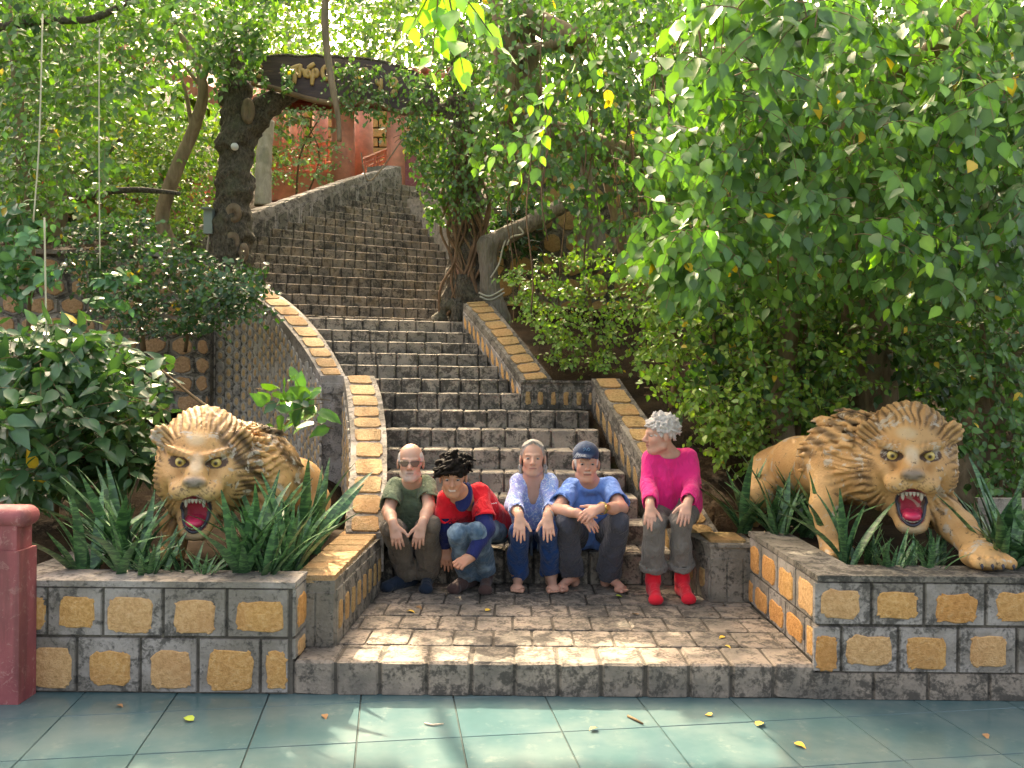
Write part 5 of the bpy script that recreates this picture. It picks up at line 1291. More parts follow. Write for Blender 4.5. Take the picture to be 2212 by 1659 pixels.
bed([(-2.30, 4.50), (-2.22, 4.75), (-2.05, 4.42), (-2.10, 4.62), (-1.90, 4.40), (-1.96, 4.58), (-1.75, 4.45), (-1.62, 4.38), (-1.55, 4.55), (-1.42, 4.45), (-1.38, 4.65), (-1.28, 4.42), (-1.25, 4.85), (-1.22, 4.60), (-1.24, 5.15), (-2.35, 4.95), (-1.48, 4.80)], .50, 'snake plants in the left planter', 'left', .55, 100, (-2.0, -1.5))
bed([(1.78, 5.62), (1.74, 5.35), (1.92, 4.72), (1.95, 5.1), (2.05, 4.45), (2.08, 4.78), (2.16, 4.52), (2.26, 4.42), (2.32, 4.62), (2.42, 4.70), (2.66, 4.45), (2.76, 4.52), (2.72, 4.75), (2.90, 4.45), (2.85, 4.8), (1.62, 5.75), (1.98, 5.55)], .57, 'snake plants in the right planter', 'right', .50, 300, (2.0, 2.5))
# ------------------------------------------------------------------ gate: two cement trunks carrying a carved board
M['knot'] = m_bark('smooth_knot', (.10, .07, .045), (.28, .21, .14), 8, .4, .3)
M['lampglass'] = m_plain('lamp_globe', (.62, .62, .6), .2, .5, 20, 0, .05)
M['boxgrey'] = m_plain('grey_metal_box', (.22, .27, .25), .5, .4, 20, .1, .1)
def sdf_trunk(name, parent, caps, mat, h=.02, wr=(.018, 26, 3), knots=(), sub=()):
    pts = np.array([np.array(p) for c in caps for p in c[:2]]); m = max(max(c[2:4]) for c in caps)+.08
    K = SDF(pts.min(0)-m, pts.max(0)+m, h)
    for c in caps: K.cap(*c[:4], k=c[4] if len(c) > 4 else .08)
    for c, r_ in sub: K.ell(c, r_, None, .03, True)
    K.wrinkle(wr[0], wr[1], wr[2])
    V, Q = K.mesh(); return mk(name, V, Q, mat, parent, True)
GD = 10.5
def g(u, v, d=GD): return A3(u, v, d)
mpd = .00586
LT = empty('cement_tree', tuple(g(500, 640)), 'dark bark-covered gate trunk with oval knots left of the stairs', 'tree')
sdf_trunk('trunk', LT, [(g(495, 660), g(500, 500), .30, .245, .1), (g(500, 500), g(508, 400), .245, .20, .1), (g(508, 400), g(513, 300), .20, .195, .1), (g(513, 300), g(510, 200), .20, .18, .1), (g(510, 200), g(488, 60), .17, .12, .1),
    (g(525, 280), g(585, 222), .17, .15, .12), (g(585, 222), g(640, 204), .13, .06, .08), (g(490, 345), g(478, 305, 10.35), .085, .075, .05)], M['bark_dark'], .022, (.016, 34, 4))
def knot(parent, u, v, w_, h_, d, ring=True):
    c = g(u, v, d); K = SDF(c-.4, c+.4, .016); K.ell(c, (w_, .07, h_), None, .01); K.ell(c+np.array([.01, -.07, -.03]), (w_*.45, .04, h_*.5), None, .03, True); K.wrinkle(.003, 60, 3)
    V, Q = K.mesh(); mk('knot', V, Q, M['knot'], parent, True)
for (u, v, w_, h_) in ((536, 240, .085, .16), (505, 460, .10, .13), (503, 520, .09, .13), (527, 545, .06, .12)): knot(LT, u, v, w_, h_, GD-.20)
RTk = empty('cement_tree', tuple(g(1008, 690, 10.2)), 'vine-covered gate trunk with flaring roots right of the stairs', 'tree')
sdf_trunk('trunk', RTk, [(g(1015, 700, 10.25), g(1010, 600, 10.25), .30, .24, .1), (g(1010, 600, 10.25), g(1006, 450, 10.25), .23, .20, .1), (g(1006, 450, 10.25), g(1000, 250, 10.25), .20, .17, .1), (g(1000, 250, 10.25), g(985, 60, 10.25), .16, .11, .1),
    (g(985, 610, 10.15), g(948, 690, 10.0), .10, .07, .08), (g(1000, 620, 10.1), g(985, 705, 9.9), .10, .07, .06), (g(1030, 620, 10.1), g(1045, 690, 10.0), .10, .08, .06), (g(1000, 250, 10.25), g(900, 225, 10.3), .10, .06, .08)], M['bark_dark'], .022, (.016, 34, 9))
kk = g(990, 560, 10.02); K = SDF(kk-.4, kk+.4, .016); K.ell(kk+np.array([0, .03, 0]), (.035, .05, .22)); V, Q = K.mesh(); M['pinkwood'] = m_bark('bare_pink_wood', (.30, .17, .12), (.48, .30, .22), 14, .4, .2); mk('bare_scar', V, Q, M['pinkwood'], RTk, True)
r_ = random.Random(4)
for i in range(16):                                                   # vines wound round the right trunk
    u0 = 975+r_.uniform(0, 75); pts = [g(u0+20*math.sin(k*1.7+i)+(10 if i % 2 else -8)*k*.3, 300+k*65+r_.uniform(-10, 10), 10.02-.02*r_.random()) for k in range(7)]
    V, F = tube(smoothpath(pts, 22), r_.uniform(.010, .022), 5); mk('vine', V, F, M['root'], RTk, True)
for p in ((507, 317, 10.27), (1007, 437, 10.0)):
    c = A3(*p); K = SDF(c-.1, c+.1, .008); K.ell(c, (.048,)*3); V, Q = K.mesh(); o = mk('globe_lamp', V, Q, M['lampglass'], None, True)
    tag(o, 'small white globe lamp on the %s gate trunk' % ('left' if p[0] < 900 else 'right'), 'lamp', 'globe lamps on the gate trunks')
# carved board
def c8(x, y, d): return g(493.7+x/4.4804, 82.3+y/4.4804, d)
q = NM('carved_board'); n1 = q.noise(5, 4, .6, vec=q.scale(q.P(), .5, 1, 3)); n2 = q.noise(30, 4, .6, vec=q.scale(q.P(), .3, 1, 3))
M['board'] = q.done(q.bsdf(q.ramp(n1, [(.3, (.045, .028, .03)), (.6, (.085, .055, .05)), (.75, (.16, .11, .07))]), .5, .4, q.bump(n2, .5, .01)))
M['board_edge'] = m_plain('board_edge_wood', (.20, .13, .07), .6, .3, 30, .6, .35)
M['gold'] = m_plain('gold_letter_paint', (.52, .34, .13), .45, .45, 40, .2, .2)
SG = empty('carved_sign', tuple(c8(1000, 500, 10.3)), 'curved dark wooden sign board with gold script between the gate trunks', 'sign')
top = [(150, 330), (230, 230), (410, 178), (560, 166), (700, 182), (850, 166), (930, 186), (1040, 176), (1110, 194), (1280, 196), (1500, 232), (1700, 290), (1850, 360), (1960, 470), (2040, 600)]
bot = [(2040, 720), (1900, 722), (1700, 712), (1580, 688), (1480, 634), (1330, 612), (1200, 612), (1020, 618), (870, 598), (700, 556), (560, 510), (420, 470), (300, 445), (230, 420)]
poly = top+bot; P = [c8(x, y, 10.32) for x, y in poly]; n = len(P); V = [tuple(p) for p in P]+[tuple(p+np.array([0, .07, 0])) for p in P]
cT = [c8(a, b, 10.325) for a, b in ((300, 330), (800, 380), (1300, 420), (1800, 560))]
bm = bmesh.new(); vs_ = [bm.verts.new(v) for v in V]; f = bm.faces.new(vs_[:n]); bm.faces.new(vs_[n:][::-1])
for i in range(n): bm.faces.new((vs_[i], vs_[n+i], vs_[n+(i+1) % n], vs_[(i+1) % n]))
bmesh.ops.triangulate(bm, faces=[x for x in bm.faces if len(x.verts) > 4]); bmesh.ops.recalc_face_normals(bm, faces=bm.faces)
me = bpy.data.meshes.new('board'); bm.to_mesh(me); bm.free(); me.materials.append(M['board']); obj('board', me, SG)
mb = MB(); mb.tube(smoothpath([c8(x, y+12, 10.30) for x, y in bot[::-1]], 40), .035, 6); mb.build('lower_rim', M['board_edge'], SG, True)
mb = MB(); mb.tube(smoothpath([c8(x, y, 10.33) for x, y in top], 40), .02, 6); mb.build('upper_rim', M['bark_dark'], SG, True)
def arc(cx, cy, rx, ry, a0, a1, n=9): return [(cx+rx*math.cos(math.radians(a0+(a1-a0)*i/(n-1))), cy+ry*math.sin(math.radians(a0+(a1-a0)*i/(n-1)))) for i in range(n)]
letters = {'T': [[(595, 300), (640, 285), (700, 262)], [(655, 285), (645, 350), (640, 415), (655, 425)]], 'h': [[(700, 255), (690, 320), (685, 380)], arc(712, 345, 24, 32, 180, 380)+[(745, 378)]],
    'a': [arc(768, 345, 22, 28, 20, 380), [(792, 322), (790, 360), (800, 378)], [(765, 292), (800, 270), (832, 244)]], 'p': [[(822, 300), (815, 380), (805, 455)], arc(838, 338, 24, 30, -150, 130)],
    'G': [arc(948, 335, 40, 62, -60, -300)+[(985, 370), (985, 345), (962, 345)]], 'i': [[(1010, 320), (1012, 385), (1030, 400)], [(1005, 285), (1012, 290)]], 'second_T': [[(1245, 320), (1290, 308), (1345, 300)], [(1298, 306), (1290, 390), (1278, 470)]],
    'y': [[(1430, 400), (1445, 440), (1470, 440)], [(1478, 395), (1475, 470), (1455, 522), (1440, 515)]], 'g': [arc(1600, 430, 28, 34, 0, 360), [(1628, 410), (1622, 500), (1600, 550), (1585, 535), (1605, 500)]], 'first_C': [arc(300, 320, 34, 50, -50, -310)]}
for nm, strokes in letters.items():
    mb = MB()
    for s_ in strokes:
        P = smoothpath([c8(x, y, 10.30) for x, y in s_], 14); R = [.020+.010*math.sin(PI*i/13) for i in range(14)]; mb.tube(P, R, 6)
    mb.build('letter', M['gold'], SG, True)
# junction box and conduit on the left trunk
JB = empty('junction_box', tuple(g(452, 505, 10.35)), 'grey metal junction box fixed to the left gate trunk', 'box')
mb = MB(); c = g(452, 480, 10.35); mb.box(c, (.11, .10, .30)); mb.build('box', M['boxgrey'], JB); mb = MB(); mb.box(c+np.array([0, -.06, .155]), (.13, .14, .015)); mb.build('lid', M['boxgrey'], JB)
mb = MB(); mb.tube([c+np.array([0, 0, -.15]), g(447, 540, 10.35), g(438, 600, 10.3), g(436, 640, 10.3)], .012, 6); mb.build('conduit', M['bark_pale'], JB)
# ------------------------------------------------------------------ cement log props right of the stairs
LG = empty('cement_log', tuple(g(1060, 660, 9.9)), 'grey bark-textured cement log prop bent to the right, rope wound round it', 'log prop')
d0 = 9.95
sdf_trunk('log', LG, [(A3(1075, 690, d0), A3(1058, 620, d0), .16, .11, .08), (A3(1058, 620, d0), A3(1052, 530, d0), .105, .115, .05), (A3(1052, 530, d0), A3(1165, 472, d0+.15), .115, .10, .06), (A3(1165, 472, d0+.15), A3(1260, 420, d0+.5), .10, .09, .06)], M['bark_grey'], .016, (.004, 60, 5))
M['rope'] = m_plain('pale_rope', (.45, .42, .33), .8, .2, 80, .3, .2)
for pts in ([(1036, 640), (1060, 648), (1090, 632)], [(1034, 632), (1058, 640), (1088, 624)], [(1095, 530), (1105, 512), (1130, 505), (1120, 490)], [(1060, 600), (1078, 570), (1085, 540), (1092, 520)]):
    V, F = tube(smoothpath([A3(u, v, d0-.13) for u, v in pts], 14), .012, 6); mk('rope', V, F, M['rope'], LG, True)
for i, (pts, rad, lb) in enumerate((([(1290, 560, 10.6), (1270, 480, 10.6), (1265, 380, 10.6), (1262, 300, 10.6)], [.20, .16, .15, .14], 'thick grey upright trunk in front of the right stone wall'),
        ([(1350, 560, 9.6), (1325, 450, 9.6), (1300, 340, 9.6), (1280, 250, 9.6)], [.06, .055, .05, .05], 'slim leaning pole trunk among the hanging roots'),
        ([(1410, 480, 10.2), (1390, 440, 10.2), (1375, 300, 10.2)], [.09, .08, .07], 'brown root-wrapped trunk behind the leaning pole'),
        ([(1270, 570, 10.7), (1400, 500, 10.6), (1500, 430, 10.4)], [.16, .14, .12], 'thick diagonal grey bough below the right stone wall'))):
    o = trunk('prop_trunk', [A3(*p) for p in pts], rad, M['bark_grey'] if i in (0, 3) else M['bark_fig'], None); tag(o, lb, 'trunk')
# ------------------------------------------------------------------ retaining walls of rounded ochre stones
def rubble_wall(label, p0, p1, z0, z1, sx, sy, mats, seed):
    r = random.Random(seed); o = empty('retaining_wall', ((p0[0]+p1[0])/2, (p0[1]+p1[1])/2, z0), label, 'wall'); L = math.hypot(p1[0]-p0[0], p1[1]-p0[1])
    t = np.array([(p1[0]-p0[0])/L, (p1[1]-p0[1])/L]); nn = np.array([-t[1], t[0]])
    V, F = extrude([p0, p1, tuple(np.array(p1)+nn*.4), tuple(np.array(p0)+nn*.4)], z0, z1); mk('wall_core', V, F, M['cement_dk'], o); mp_ = planar((*p0, 0), (*p1, 0))
    nr = int((z1-z0)/sy)
    for j in range(nr):
        x = (j % 2)*sx*.5-sx*.5; 
        while x < L:
            w_ = sx*r.uniform(.8, 1.2); a, b = max(x, 0), min(x+w_, L)
            if b-a > .06:
                zc = z0+(j+.5)*sy; pl = hexa((a+b)/2, zc, (b-a), sy*1.22, .22, .008); pl = [(p+r.uniform(-.012, .012), min(q_+r.uniform(-.012, .012), z1)) for p, q_ in pl]
                c = np.mean(pl, axis=0); pt = []
                for k in range(6):
                    for f_ in (.2, .8): p = np.array(pl[k])*(1-f_)+np.array(pl[(k+1) % 6])*f_; pt.append(tuple(c+(p-c)*.78+np.array([r.uniform(-.01, .01), r.uniform(-.01, .01)])))
                piece('stone', pl, pt, mp_, o, mats, .012, .02)
            x += w_
    V, F = extrude([tuple(np.array(p0)-nn*.05), tuple(np.array(p1)-nn*.05), tuple(np.array(p1)+nn*.42), tuple(np.array(p0)+nn*.42)], z1, z1+.05); mk('coping', V, F, M['cement'], o)
    return o
M['ochre_pink'] = m_ochre('pinkish_stone', (.50, .30, .16), (.62, .42, .27), (.32, .2, .11))
a, b = A3(-60, 640, 9.4), A3(455, 640, 9.7)
rubble_wall('retaining wall of rounded pinkish stones behind the left shrubs', (a[0], a[1]), (b[0], b[1]), 1.2, 3.0, .30, .22, [M['cement'], M['ochre_pink']], 3)
a, b = A3(1060, 500, 11.2), A3(1500, 500, 11.0)
rubble_wall('high rubble retaining wall with ochre stones behind the log props', (a[0], a[1]), (b[0], b[1]), 2.4, 5.0, .34, .30, [M['cement_dk'], M['ochre_dk']], 5)
# curved parapet of the upper flight
PARn = np.array(PAR[::2]+[PAR[-1]]); Rp = [tuple(p+np.array([.06, -.03, .27])) for p in PARn]; Lp = [tuple(p+np.array([-.22, .16, .29])) for p in PARn]
e_ = PARn[-1]; Rp += [tuple(e_+np.array([.14, .45, .42])), tuple(e_+np.array([-.05, .9, .5])), tuple(e_+np.array([-.6, 1.1, .5]))]; Lp += [tuple(e_+np.array([-.15, .42, .42])), tuple(e_+np.array([-.25, .68, .5])), tuple(e_+np.array([-.6, .82, .5]))]
pw5, L5, R5 = sloped_wall('parapet_wall', 'curved upper parapet with grey cap sweeping up to the red pavilion', Lp, Rp, lambda y: 3.0, 26, [M['cement'], M['cement']], M['cement'], pw=.9)
side_blocks(pw5, R5, 1, [M['cement'], M['cement_dk']], .26, .12, .34); 
Lp = [A3(880, 430, 15.2), A3(930, 432, 14.4), A3(990, 445, 13.4)]; Rp = [p+np.array([.25, .15, 0]) for p in Lp]
pw6, L6, R6 = sloped_wall('parapet_wall', 'far right stone parapet at the top of the stairs beside the trunk', [tuple(p) for p in Lp], [tuple(p) for p in Rp], lambda y: 2.5, 8, [M['cement'], M['cement']], M['cement'], pw=.9)
side_blocks(pw6, L6[::-1], 1, [M['cement'], M['ochre']], .30, .12, .40)

# ------------------------------------------------------------------ red pavilion at the top
PD = 19.0
PV = empty('pavilion', tuple(A3(720, 440, PD)), 'red pavilion with round columns, lattice railings and brick wall at the top of the stairs', 'building')
def ub(mb, u0, u1, v0, v1, d, th, m=0):
    a, b = A3(u0, v1, d), A3(u1, v0, d); mb.box(((a[0]+b[0])/2, d+th/2, (a[2]+b[2])/2), (abs(b[0]-a[0]), th, abs(b[2]-a[2])), 0, m)
def column(u, v0, v1, d, rad, mat=None):
    a, b = A3(u, v1, d), A3(u, v0, d); V, F = tube([a, a+(b-a)*.5, b], [rad, rad*.98, rad*.94], 16); mk('column', V, F, mat or M['red_paint'], PV, True)
column(741, 230, 430, 18.0, .26); column(857, 215, 440, 17.6, .22); column(692, 215, 430, 20.5, .20); column(783, 230, 430, 21.0, .28); column(600, 215, 430, 20.5, .2); column(640, 225, 420, 22, .2)
mb = MB(); ub(mb, 560, 900, 180, 440, 22.6, .3); mb.build('back_wall', M['joint'], PV)
M['brick'] = m_ochre('yellow_brick', (.62, .38, .16), (.7, .48, .25), (.48, .27, .10), .6)
brm = box_meshes('brick', M['brick'])[:4]; bw, bh = .46, .26; a0 = A3(560, 440, 22.55); a1 = A3(900, 215, 22.55)
j = 0; z = a0[2]
while z < a1[2]:
    x = a0[0]-(j % 2)*bw/2
    while x < a1[0]:
        u = (512+x/22.55*FPX)*2.16
        if not (u < 575): obj('brick', brm[random.randrange(4)], PV, (x+bw/2, 22.58, z+bh/2), None, (bw-.04, .10, bh-.04))
        x += bw
    z += bh; j += 1
mb = MB(); ub(mb, 555, 735, 372, 432, 18.3, .2); mb.build('plinth_wall', M['red_paint'], PV)
mb = MB(); ub(mb, 866, 915, 330, 440, 17.5, .25); mb.build('wall_panel', M['mauve_paint'], PV)
def lattice(u0, u1, vt0, vb0, vt1, vb1, d, mat, nv, nh):
    """railing between two posts, top and bottom heights given at each end"""
    for i in range(nh):
        t = i/(nh-1); a, b = A3(u0, vt0+(vb0-vt0)*t, d), A3(u1, vt1+(vb1-vt1)*t, d); V, F = tube([a, b], .05 if i in (0, nh-1) else .03, 4); mk('rail', V, F, mat, PV)
    for i in range(nv):
        t = (i+.5)/nv; u = u0+(u1-u0)*t; vt, vb = vt0+(vt1-vt0)*t, vb0+(vb1-vb0)*t; k = i % 3
        a, b = A3(u, vt+(vb-vt)*(.0, .25, .5)[k], d-.01), A3(u, vt+(vb-vt)*(.5, .75, 1)[k], d-.01); V, F = tube([a, b], .03, 4); mk('baluster', V, F, mat, PV)
lattice(785, 850, 345, 392, 318, 372, 18.2, M['red_paint'], 9, 6); lattice(640, 728, 322, 372, 302, 365, 18.6, M['red_paint'], 12, 5); lattice(556, 640, 340, 376, 322, 372, 18.8, M['red_paint'], 12, 5)
V, F = tube(smoothpath([A3(784, 384, 17.3), A3(805, 386, 17.2), A3(830, 382, 17.2), A3(852, 374, 17.3)], 12), .10, 8); mk('curved_rail', V, F, M['mauve_paint'], PV, True)
M['goldgate'] = m_plain('gold_gate_paint', (.45, .33, .10), .5, .4, 40, .1, .2)
mb = MB()
for (u0, u1, v0, v1) in ((790, 842, 396, 399), (790, 842, 420, 424), (790, 793, 396, 424), (839, 842, 396, 424), (800, 803, 402, 418), (810, 832, 404, 407), (829, 832, 404, 418), (806, 826, 411, 414), (812, 815, 390, 404)): ub(mb, u0, u1, v0, v1, 17.9, .05)
mb.build('fret_gate', M['goldgate'], PV)
mb = MB(); ub(mb, 540, 900, 196, 222, 18.4, .5); mb.build('eave_beam', M['maroon'], PV)
rz = A3(720, 190, 18)[2]
V = [(-6.8, 16.9, rz-.35), (0.2, 16.9, rz-.15), (0.2, 19.0, rz+.5), (-6.8, 19.0, rz+.5), (-6.8, 16.9, rz-.23), (0.2, 16.9, rz-.03), (0.2, 19.0, rz+.62), (-6.8, 19.0, rz+.62)]
M['rooftile'] = m_plain('red_roof_tile', (.45, .16, .10), .7, .3, 12, .5, .3)
mk('roof', V, [(0, 1, 2, 3), (7, 6, 5, 4), (0, 4, 5, 1), (1, 5, 6, 2), (2, 6, 7, 3), (3, 7, 4, 0)], M['rooftile'], PV)
for i in range(28):
    x = -6.7+i*.255; V, F = tube([(x, 16.85, rz-.15+.028*i/28*7), (x, 18.95, rz+.64)], .07, 6); mk('tile_ridge', V, F, M['rooftile'], PV, True)
# second red building low on the left, seen through the trees
RH = empty('red_house', tuple(A3(250, 480, 15)), 'low red wall and roofline glimpsed through the trees on the left', 'building')
mb = MB(); ub(mb, -40, 480, 425, 476, 15.5, .3); mb.build('wall', M['red_paint'], RH)
mb = MB(); ub(mb, -40, 480, 375, 388, 15.4, .3); ub(mb, -40, 480, 400, 408, 15.4, .2); mb.build('rail', M['red_paint'], RH)
for u in range(-20, 480, 60):
    mb = MB(); ub(mb, u, u+14, 380, 430, 15.4, .25); mb.build('post', M['red_paint'], RH)
a, b, c, d = A3(250, 95, 16), A3(520, 215, 15), A3(520, 250, 15), A3(250, 140, 16); V = [tuple(p) for p in (a, b, c, d)]+[tuple(p+np.array([0, 2.0, .9])) for p in (a, b, c, d)]
mk('eave', V, [(0, 1, 2, 3), (7, 6, 5, 4), (0, 4, 5, 1), (1, 5, 6, 2), (2, 6, 7, 3), (3, 7, 4, 0)], M['rooftile'], RH)
o = trunk('bare_trunk', [A3(568, 445, 15.0), A3(570, 350, 15.0), A3(577, 260, 15.0)], [.15, .14, .13], M['bark_pale'], None); tag(o, 'pale bare trunk with knots standing behind the curved parapet', 'trunk')
# ------------------------------------------------------------------ pillar, bench
PL = empty('red_pillar', (-2.75, 4.1, 0), 'dusty mauve-red gate pillar at the far left edge', 'pillar')
xr_ = lambda u, d: at(u, 1300, d).x
x1, x2 = xr_(41, 4.04), xr_(66, 4.05); zt_ = at(30, 1095, 4.05).z; zc = at(30, 1190, 4.05).z; ze = at(30, 1160, 4.05).z
mb = MB(); mb.box((x1-.30, 4.115, zc/2), (.60, .15, zc)); mb.build('shaft', M['mauve_paint'], PL)
mb = MB(); mb.box((x1-.325, 4.115, (zc+zt_-.07)/2), (.61, .13, zt_-.07-zc)); mb.build('neck', M['mauve_paint'], PL)
K = SDF(np.array((x1-.75, 3.9, zt_-.2)), np.array((x1+.15, 4.6, zt_+.08)), .008); K.cap((x1-.6, 4.115, zt_-.05), (x1-.02, 4.115, zt_-.05), .05, .05, 0)
for yy in (4.08, 4.15): K.cap((x1-.6, yy, zt_-.055), (x1-.02, yy, zt_-.055), .05, .05, .02)
V, Q = K.mesh(); mk('cap', V, Q, M['mauve_paint'], PL, True)
BN = empty('stone_bench', tuple(A3(2170, 1240, 5.2)), 'pale weathered bench behind the plants at the right edge', 'bench')
M['bench'] = m_stone('bench_concrete', (.10, .09, .07), (.36, .31, .25), (.5, .44, .36), .1)
mb = MB(); ub(mb, 2112, 2260, 1078, 1112, 5.25, .05); mb.build('back_slat', M['bench'], BN); mb = MB(); ub(mb, 2120, 2260, 1114, 1142, 5.27, .05); mb.build('back_slat', M['bench'], BN)
mb = MB(); ub(mb, 2128, 2144, 1140, 1260, 5.30, .06); mb.build('leg', M['bench'], BN); mb = MB(); ub(mb, 2240, 2256, 1140, 1260, 5.30, .06); mb.build('leg', M['bench'], BN)
mb = MB(); ub(mb, 2136, 2260, 1178, 1192, 5.0, .32); mb.build('seat', M['bench'], BN)
# ------------------------------------------------------------------ trees and shrubs
def gap(P):
    """the opening over the stairs through which the sun reaches the landing"""
    t = (P[:, 2]-.17)/SUNV.z; qx, qy = P[:, 0]-SUNV.x*t, P[:, 1]-SUNV.y*t
    a = (qx > -.85) & (qx < np.where(qy < 4.1, 1.15, .8)) & (qy > 3.62) & (qy < 4.62) & (P[:, 1] > 5.2) & (P[:, 1] < 12)
    t = (P[:, 2]-.55)/SUNV.z; qx, qy = P[:, 0]-SUNV.x*t, P[:, 1]-SUNV.y*t
    b = (qx > -1.2) & (qx < -.85) & (qy > 4.4) & (qy < 5.7) & (P[:, 1] > 6)
    t = (P[:, 2]-1.1)/SUNV.z; qx, qy = P[:, 0]-SUNV.x*t, P[:, 1]-SUNV.y*t
    c = (qx > -1.6) & (qx < -.2) & (qy > 5.3) & (qy < 7.6) & (P[:, 1] > 8)
    tz_ = P[:, 2]+(10.32-P[:, 1])*SUNV.z/SUNV.y; tx = P[:, 0]+(10.32-P[:, 1])*SUNV.x/SUNV.y
    sg = (P[:, 1] < 10.3) & (tz_ > 5.1) & (tz_ < 5.72) & (tx > -2.9) & (tx < -1.0)          # already in the board's own shadow
    return (a | b | c) & (P[:, 1] < 12) & ~sg
def thing(name, uvd, label, cat, group=None):
    p = A3(*uvd); return empty(name, tuple(p), label, cat, group)
# big weeping fig on the right: trunk behind the hedge, boughs reaching over the planter
FT = thing('fig_tree', (1900, 1080, 6.8), 'large fig tree with glossy drooping leaves covering the upper right', 'tree')
trunk('trunk', UV((1905, 1120, 6.9), (1890, 900, 6.9), (1870, 700, 6.8), (1850, 400, 6.6), (1830, 150, 6.5)), [.24, .2, .18, .16, .13], M['bark_fig'], FT)
trunk('trunk', UV((2060, 1080, 6.2), (2130, 900, 6.2), (2200, 780, 6.1), (2300, 600, 6.0)), [.16, .14, .12, .1], M['bark_fig'], FT)
trunk('trunk', UV((1700, 1050, 6.7), (1690, 850, 6.7), (1720, 600, 6.6), (1760, 350, 6.5)), [.10, .09, .08, .07], M['bark_fig'], FT)
for pts, rad in (([(1100, 260, 8.6), (1092, 100, 8.5), (1085, -60, 8.4)], [.16, .13, .12]), ([(1150, 210, 8.7), (1130, 80, 8.6), (1075, -10, 8.5)], [.12, .12, .12]), ([(1095, 110, 8.5), (1160, 105, 8.3), (1260, 80, 8.0)], [.07, .06, .05]),
        ([(1240, 90, 8.4), (1150, 40, 8.5), (1080, -30, 8.5)], [.14, .12, .1]), ([(1080, 240, 8.9), (1250, 310, 8.9), (1400, 350, 8.8), (1600, 400, 8.4), (1850, 420, 6.7)], [.12, .15, .16, .15, .16]), ([(1360, 420, 9.2), (1500, 425, 9.0), (1600, 440, 8.6)], [.07, .07, .06]),
        ([(2000, 160, 4.9), (2090, 180, 4.9), (2160, 190, 5.0), (2320, 210, 5.4)], [.035, .04, .05, .06]), ([(1850, 400, 6.6), (1900, 200, 5.6), (1990, 120, 5.0), (2100, 40, 4.6)], [.10, .08, .07, .05])):
    trunk('bough', UV(*pts), rad, M['bark_fig'], FT, 10)
fo = Foliage(1)
fo.region([(1380, 330), (1500, 160), (1650, 40), (2260, -60), (2260, 560), (2050, 600), (1900, 540), (1760, 560), (1620, 500), (1500, 640), (1420, 560)], 4.3, 5.4, 540, .36, 9, .096, GREEN['fig'], droop=.7, hang=.9)
fo.region([(1400, 250), (2260, -60), (2260, 640), (1480, 640)], 5.4, 6.6, 560, .40, 9, .096, GREEN['fig'], droop=.7, hang=.9)
fo.region([(1480, -60), (1800, -60), (1740, 130), (1650, 200), (1500, 230)], 2.7, 3.3, 40, .26, 8, .085, GREEN['fig'], droop=.6, hang=.9)
fo.region([(1880, 470), (2060, 470), (2060, 640), (1900, 640)], 4.1, 4.5, 18, .28, 7, .098, GREEN['young']+GREEN['fig'], droop=.6, hang=.9)
fo.region([(1950, 160), (2212, 150), (2212, 360), (1960, 360)], 4.0, 4.6, 28, .3, 7, .10, GREEN['young']+GREEN['fig'], droop=.6, hang=.9)
fo.region([(1380, 560), (1480, 440), (1520, 620), (1420, 620)], 4.6, 5.2, 24, .3, 8, .108, GREEN['fig'], droop=.6, hang=.9)
fo.sprays(np.array(UV((1225, 165, 4.7), (1210, 200, 4.7), (1190, 240, 4.7), (1165, 280, 4.7), (1150, 300, 4.7), (1240, 120, 4.8), (1270, 100, 4.8), (1180, 260, 4.7))), np.array([(-.8, 0, -.6), (-.9, 0, -.2), (-.5, -.1, -.8), (-.9, 0, -.3), (-.4, 0, -.9), (.2, 0, -.9), (.4, 0, -.7), (-.2, 0, -1)]), .26, 6, .085, GREEN['young']+GREEN['fig'], droop=.3, hang=.5)
fo.tw.append(np.array(UV((1290, 60, 4.8), (1240, 130, 4.75), (1200, 220, 4.7), (1160, 290, 4.7), (1130, 345, 4.7))))
fo.sprays(np.array(UV((950, -40, 2.2), (965, -30, 2.2), (940, -30, 2.2), (985, -30, 2.25))), np.array([(-.1, 0, -1), (.2, 0, -.9), (-.5, 0, -.8), (.5, 0, -.6)]), .17, 6, .075, GREEN['young'], droop=.1, hang=.7, nj=.4)
fo.build(FT, M['leaf'], True, 290)
fb = Foliage(2)
fb.region([(1030, -60), (1520, -60), (1520, 330), (1420, 520), (1200, 470), (1020, 380), (1000, 150)], 7.4, 8.8, 560, .42, 9, .088, GREEN['fig'], droop=.7, hang=.9)
fb.region([(1000, -60), (2260, -80), (2260, 500), (1100, 330)], 8.8, 10.0, 460, .5, 8, .12, GREEN['mid'], droop=.7, hang=.9)
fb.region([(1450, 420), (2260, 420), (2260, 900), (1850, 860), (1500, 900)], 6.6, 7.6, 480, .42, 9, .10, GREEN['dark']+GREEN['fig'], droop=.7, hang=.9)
fb.region([(1500, 560), (2260, 560), (2260, 1060), (2060, 1060), (1900, 840), (1560, 1040)], 7.2, 8.2, 420, .42, 9, .10, GREEN['fig'], droop=.7, hang=.9)
fb.box((.6, 3.4, 4.0), (6.5, 10, 6.2), 420, .6, 9, .11, GREEN['fig'], twig=False)
fb.box((2.5, 4.5, 5.2), (8, 13, 8.5), 380, .8, 9, .16, GREEN['fig'], twig=False)
fb.build(FT, M['leaf'], False, 0, 1.05, 'inner_foliage')
rr = random.Random(9)
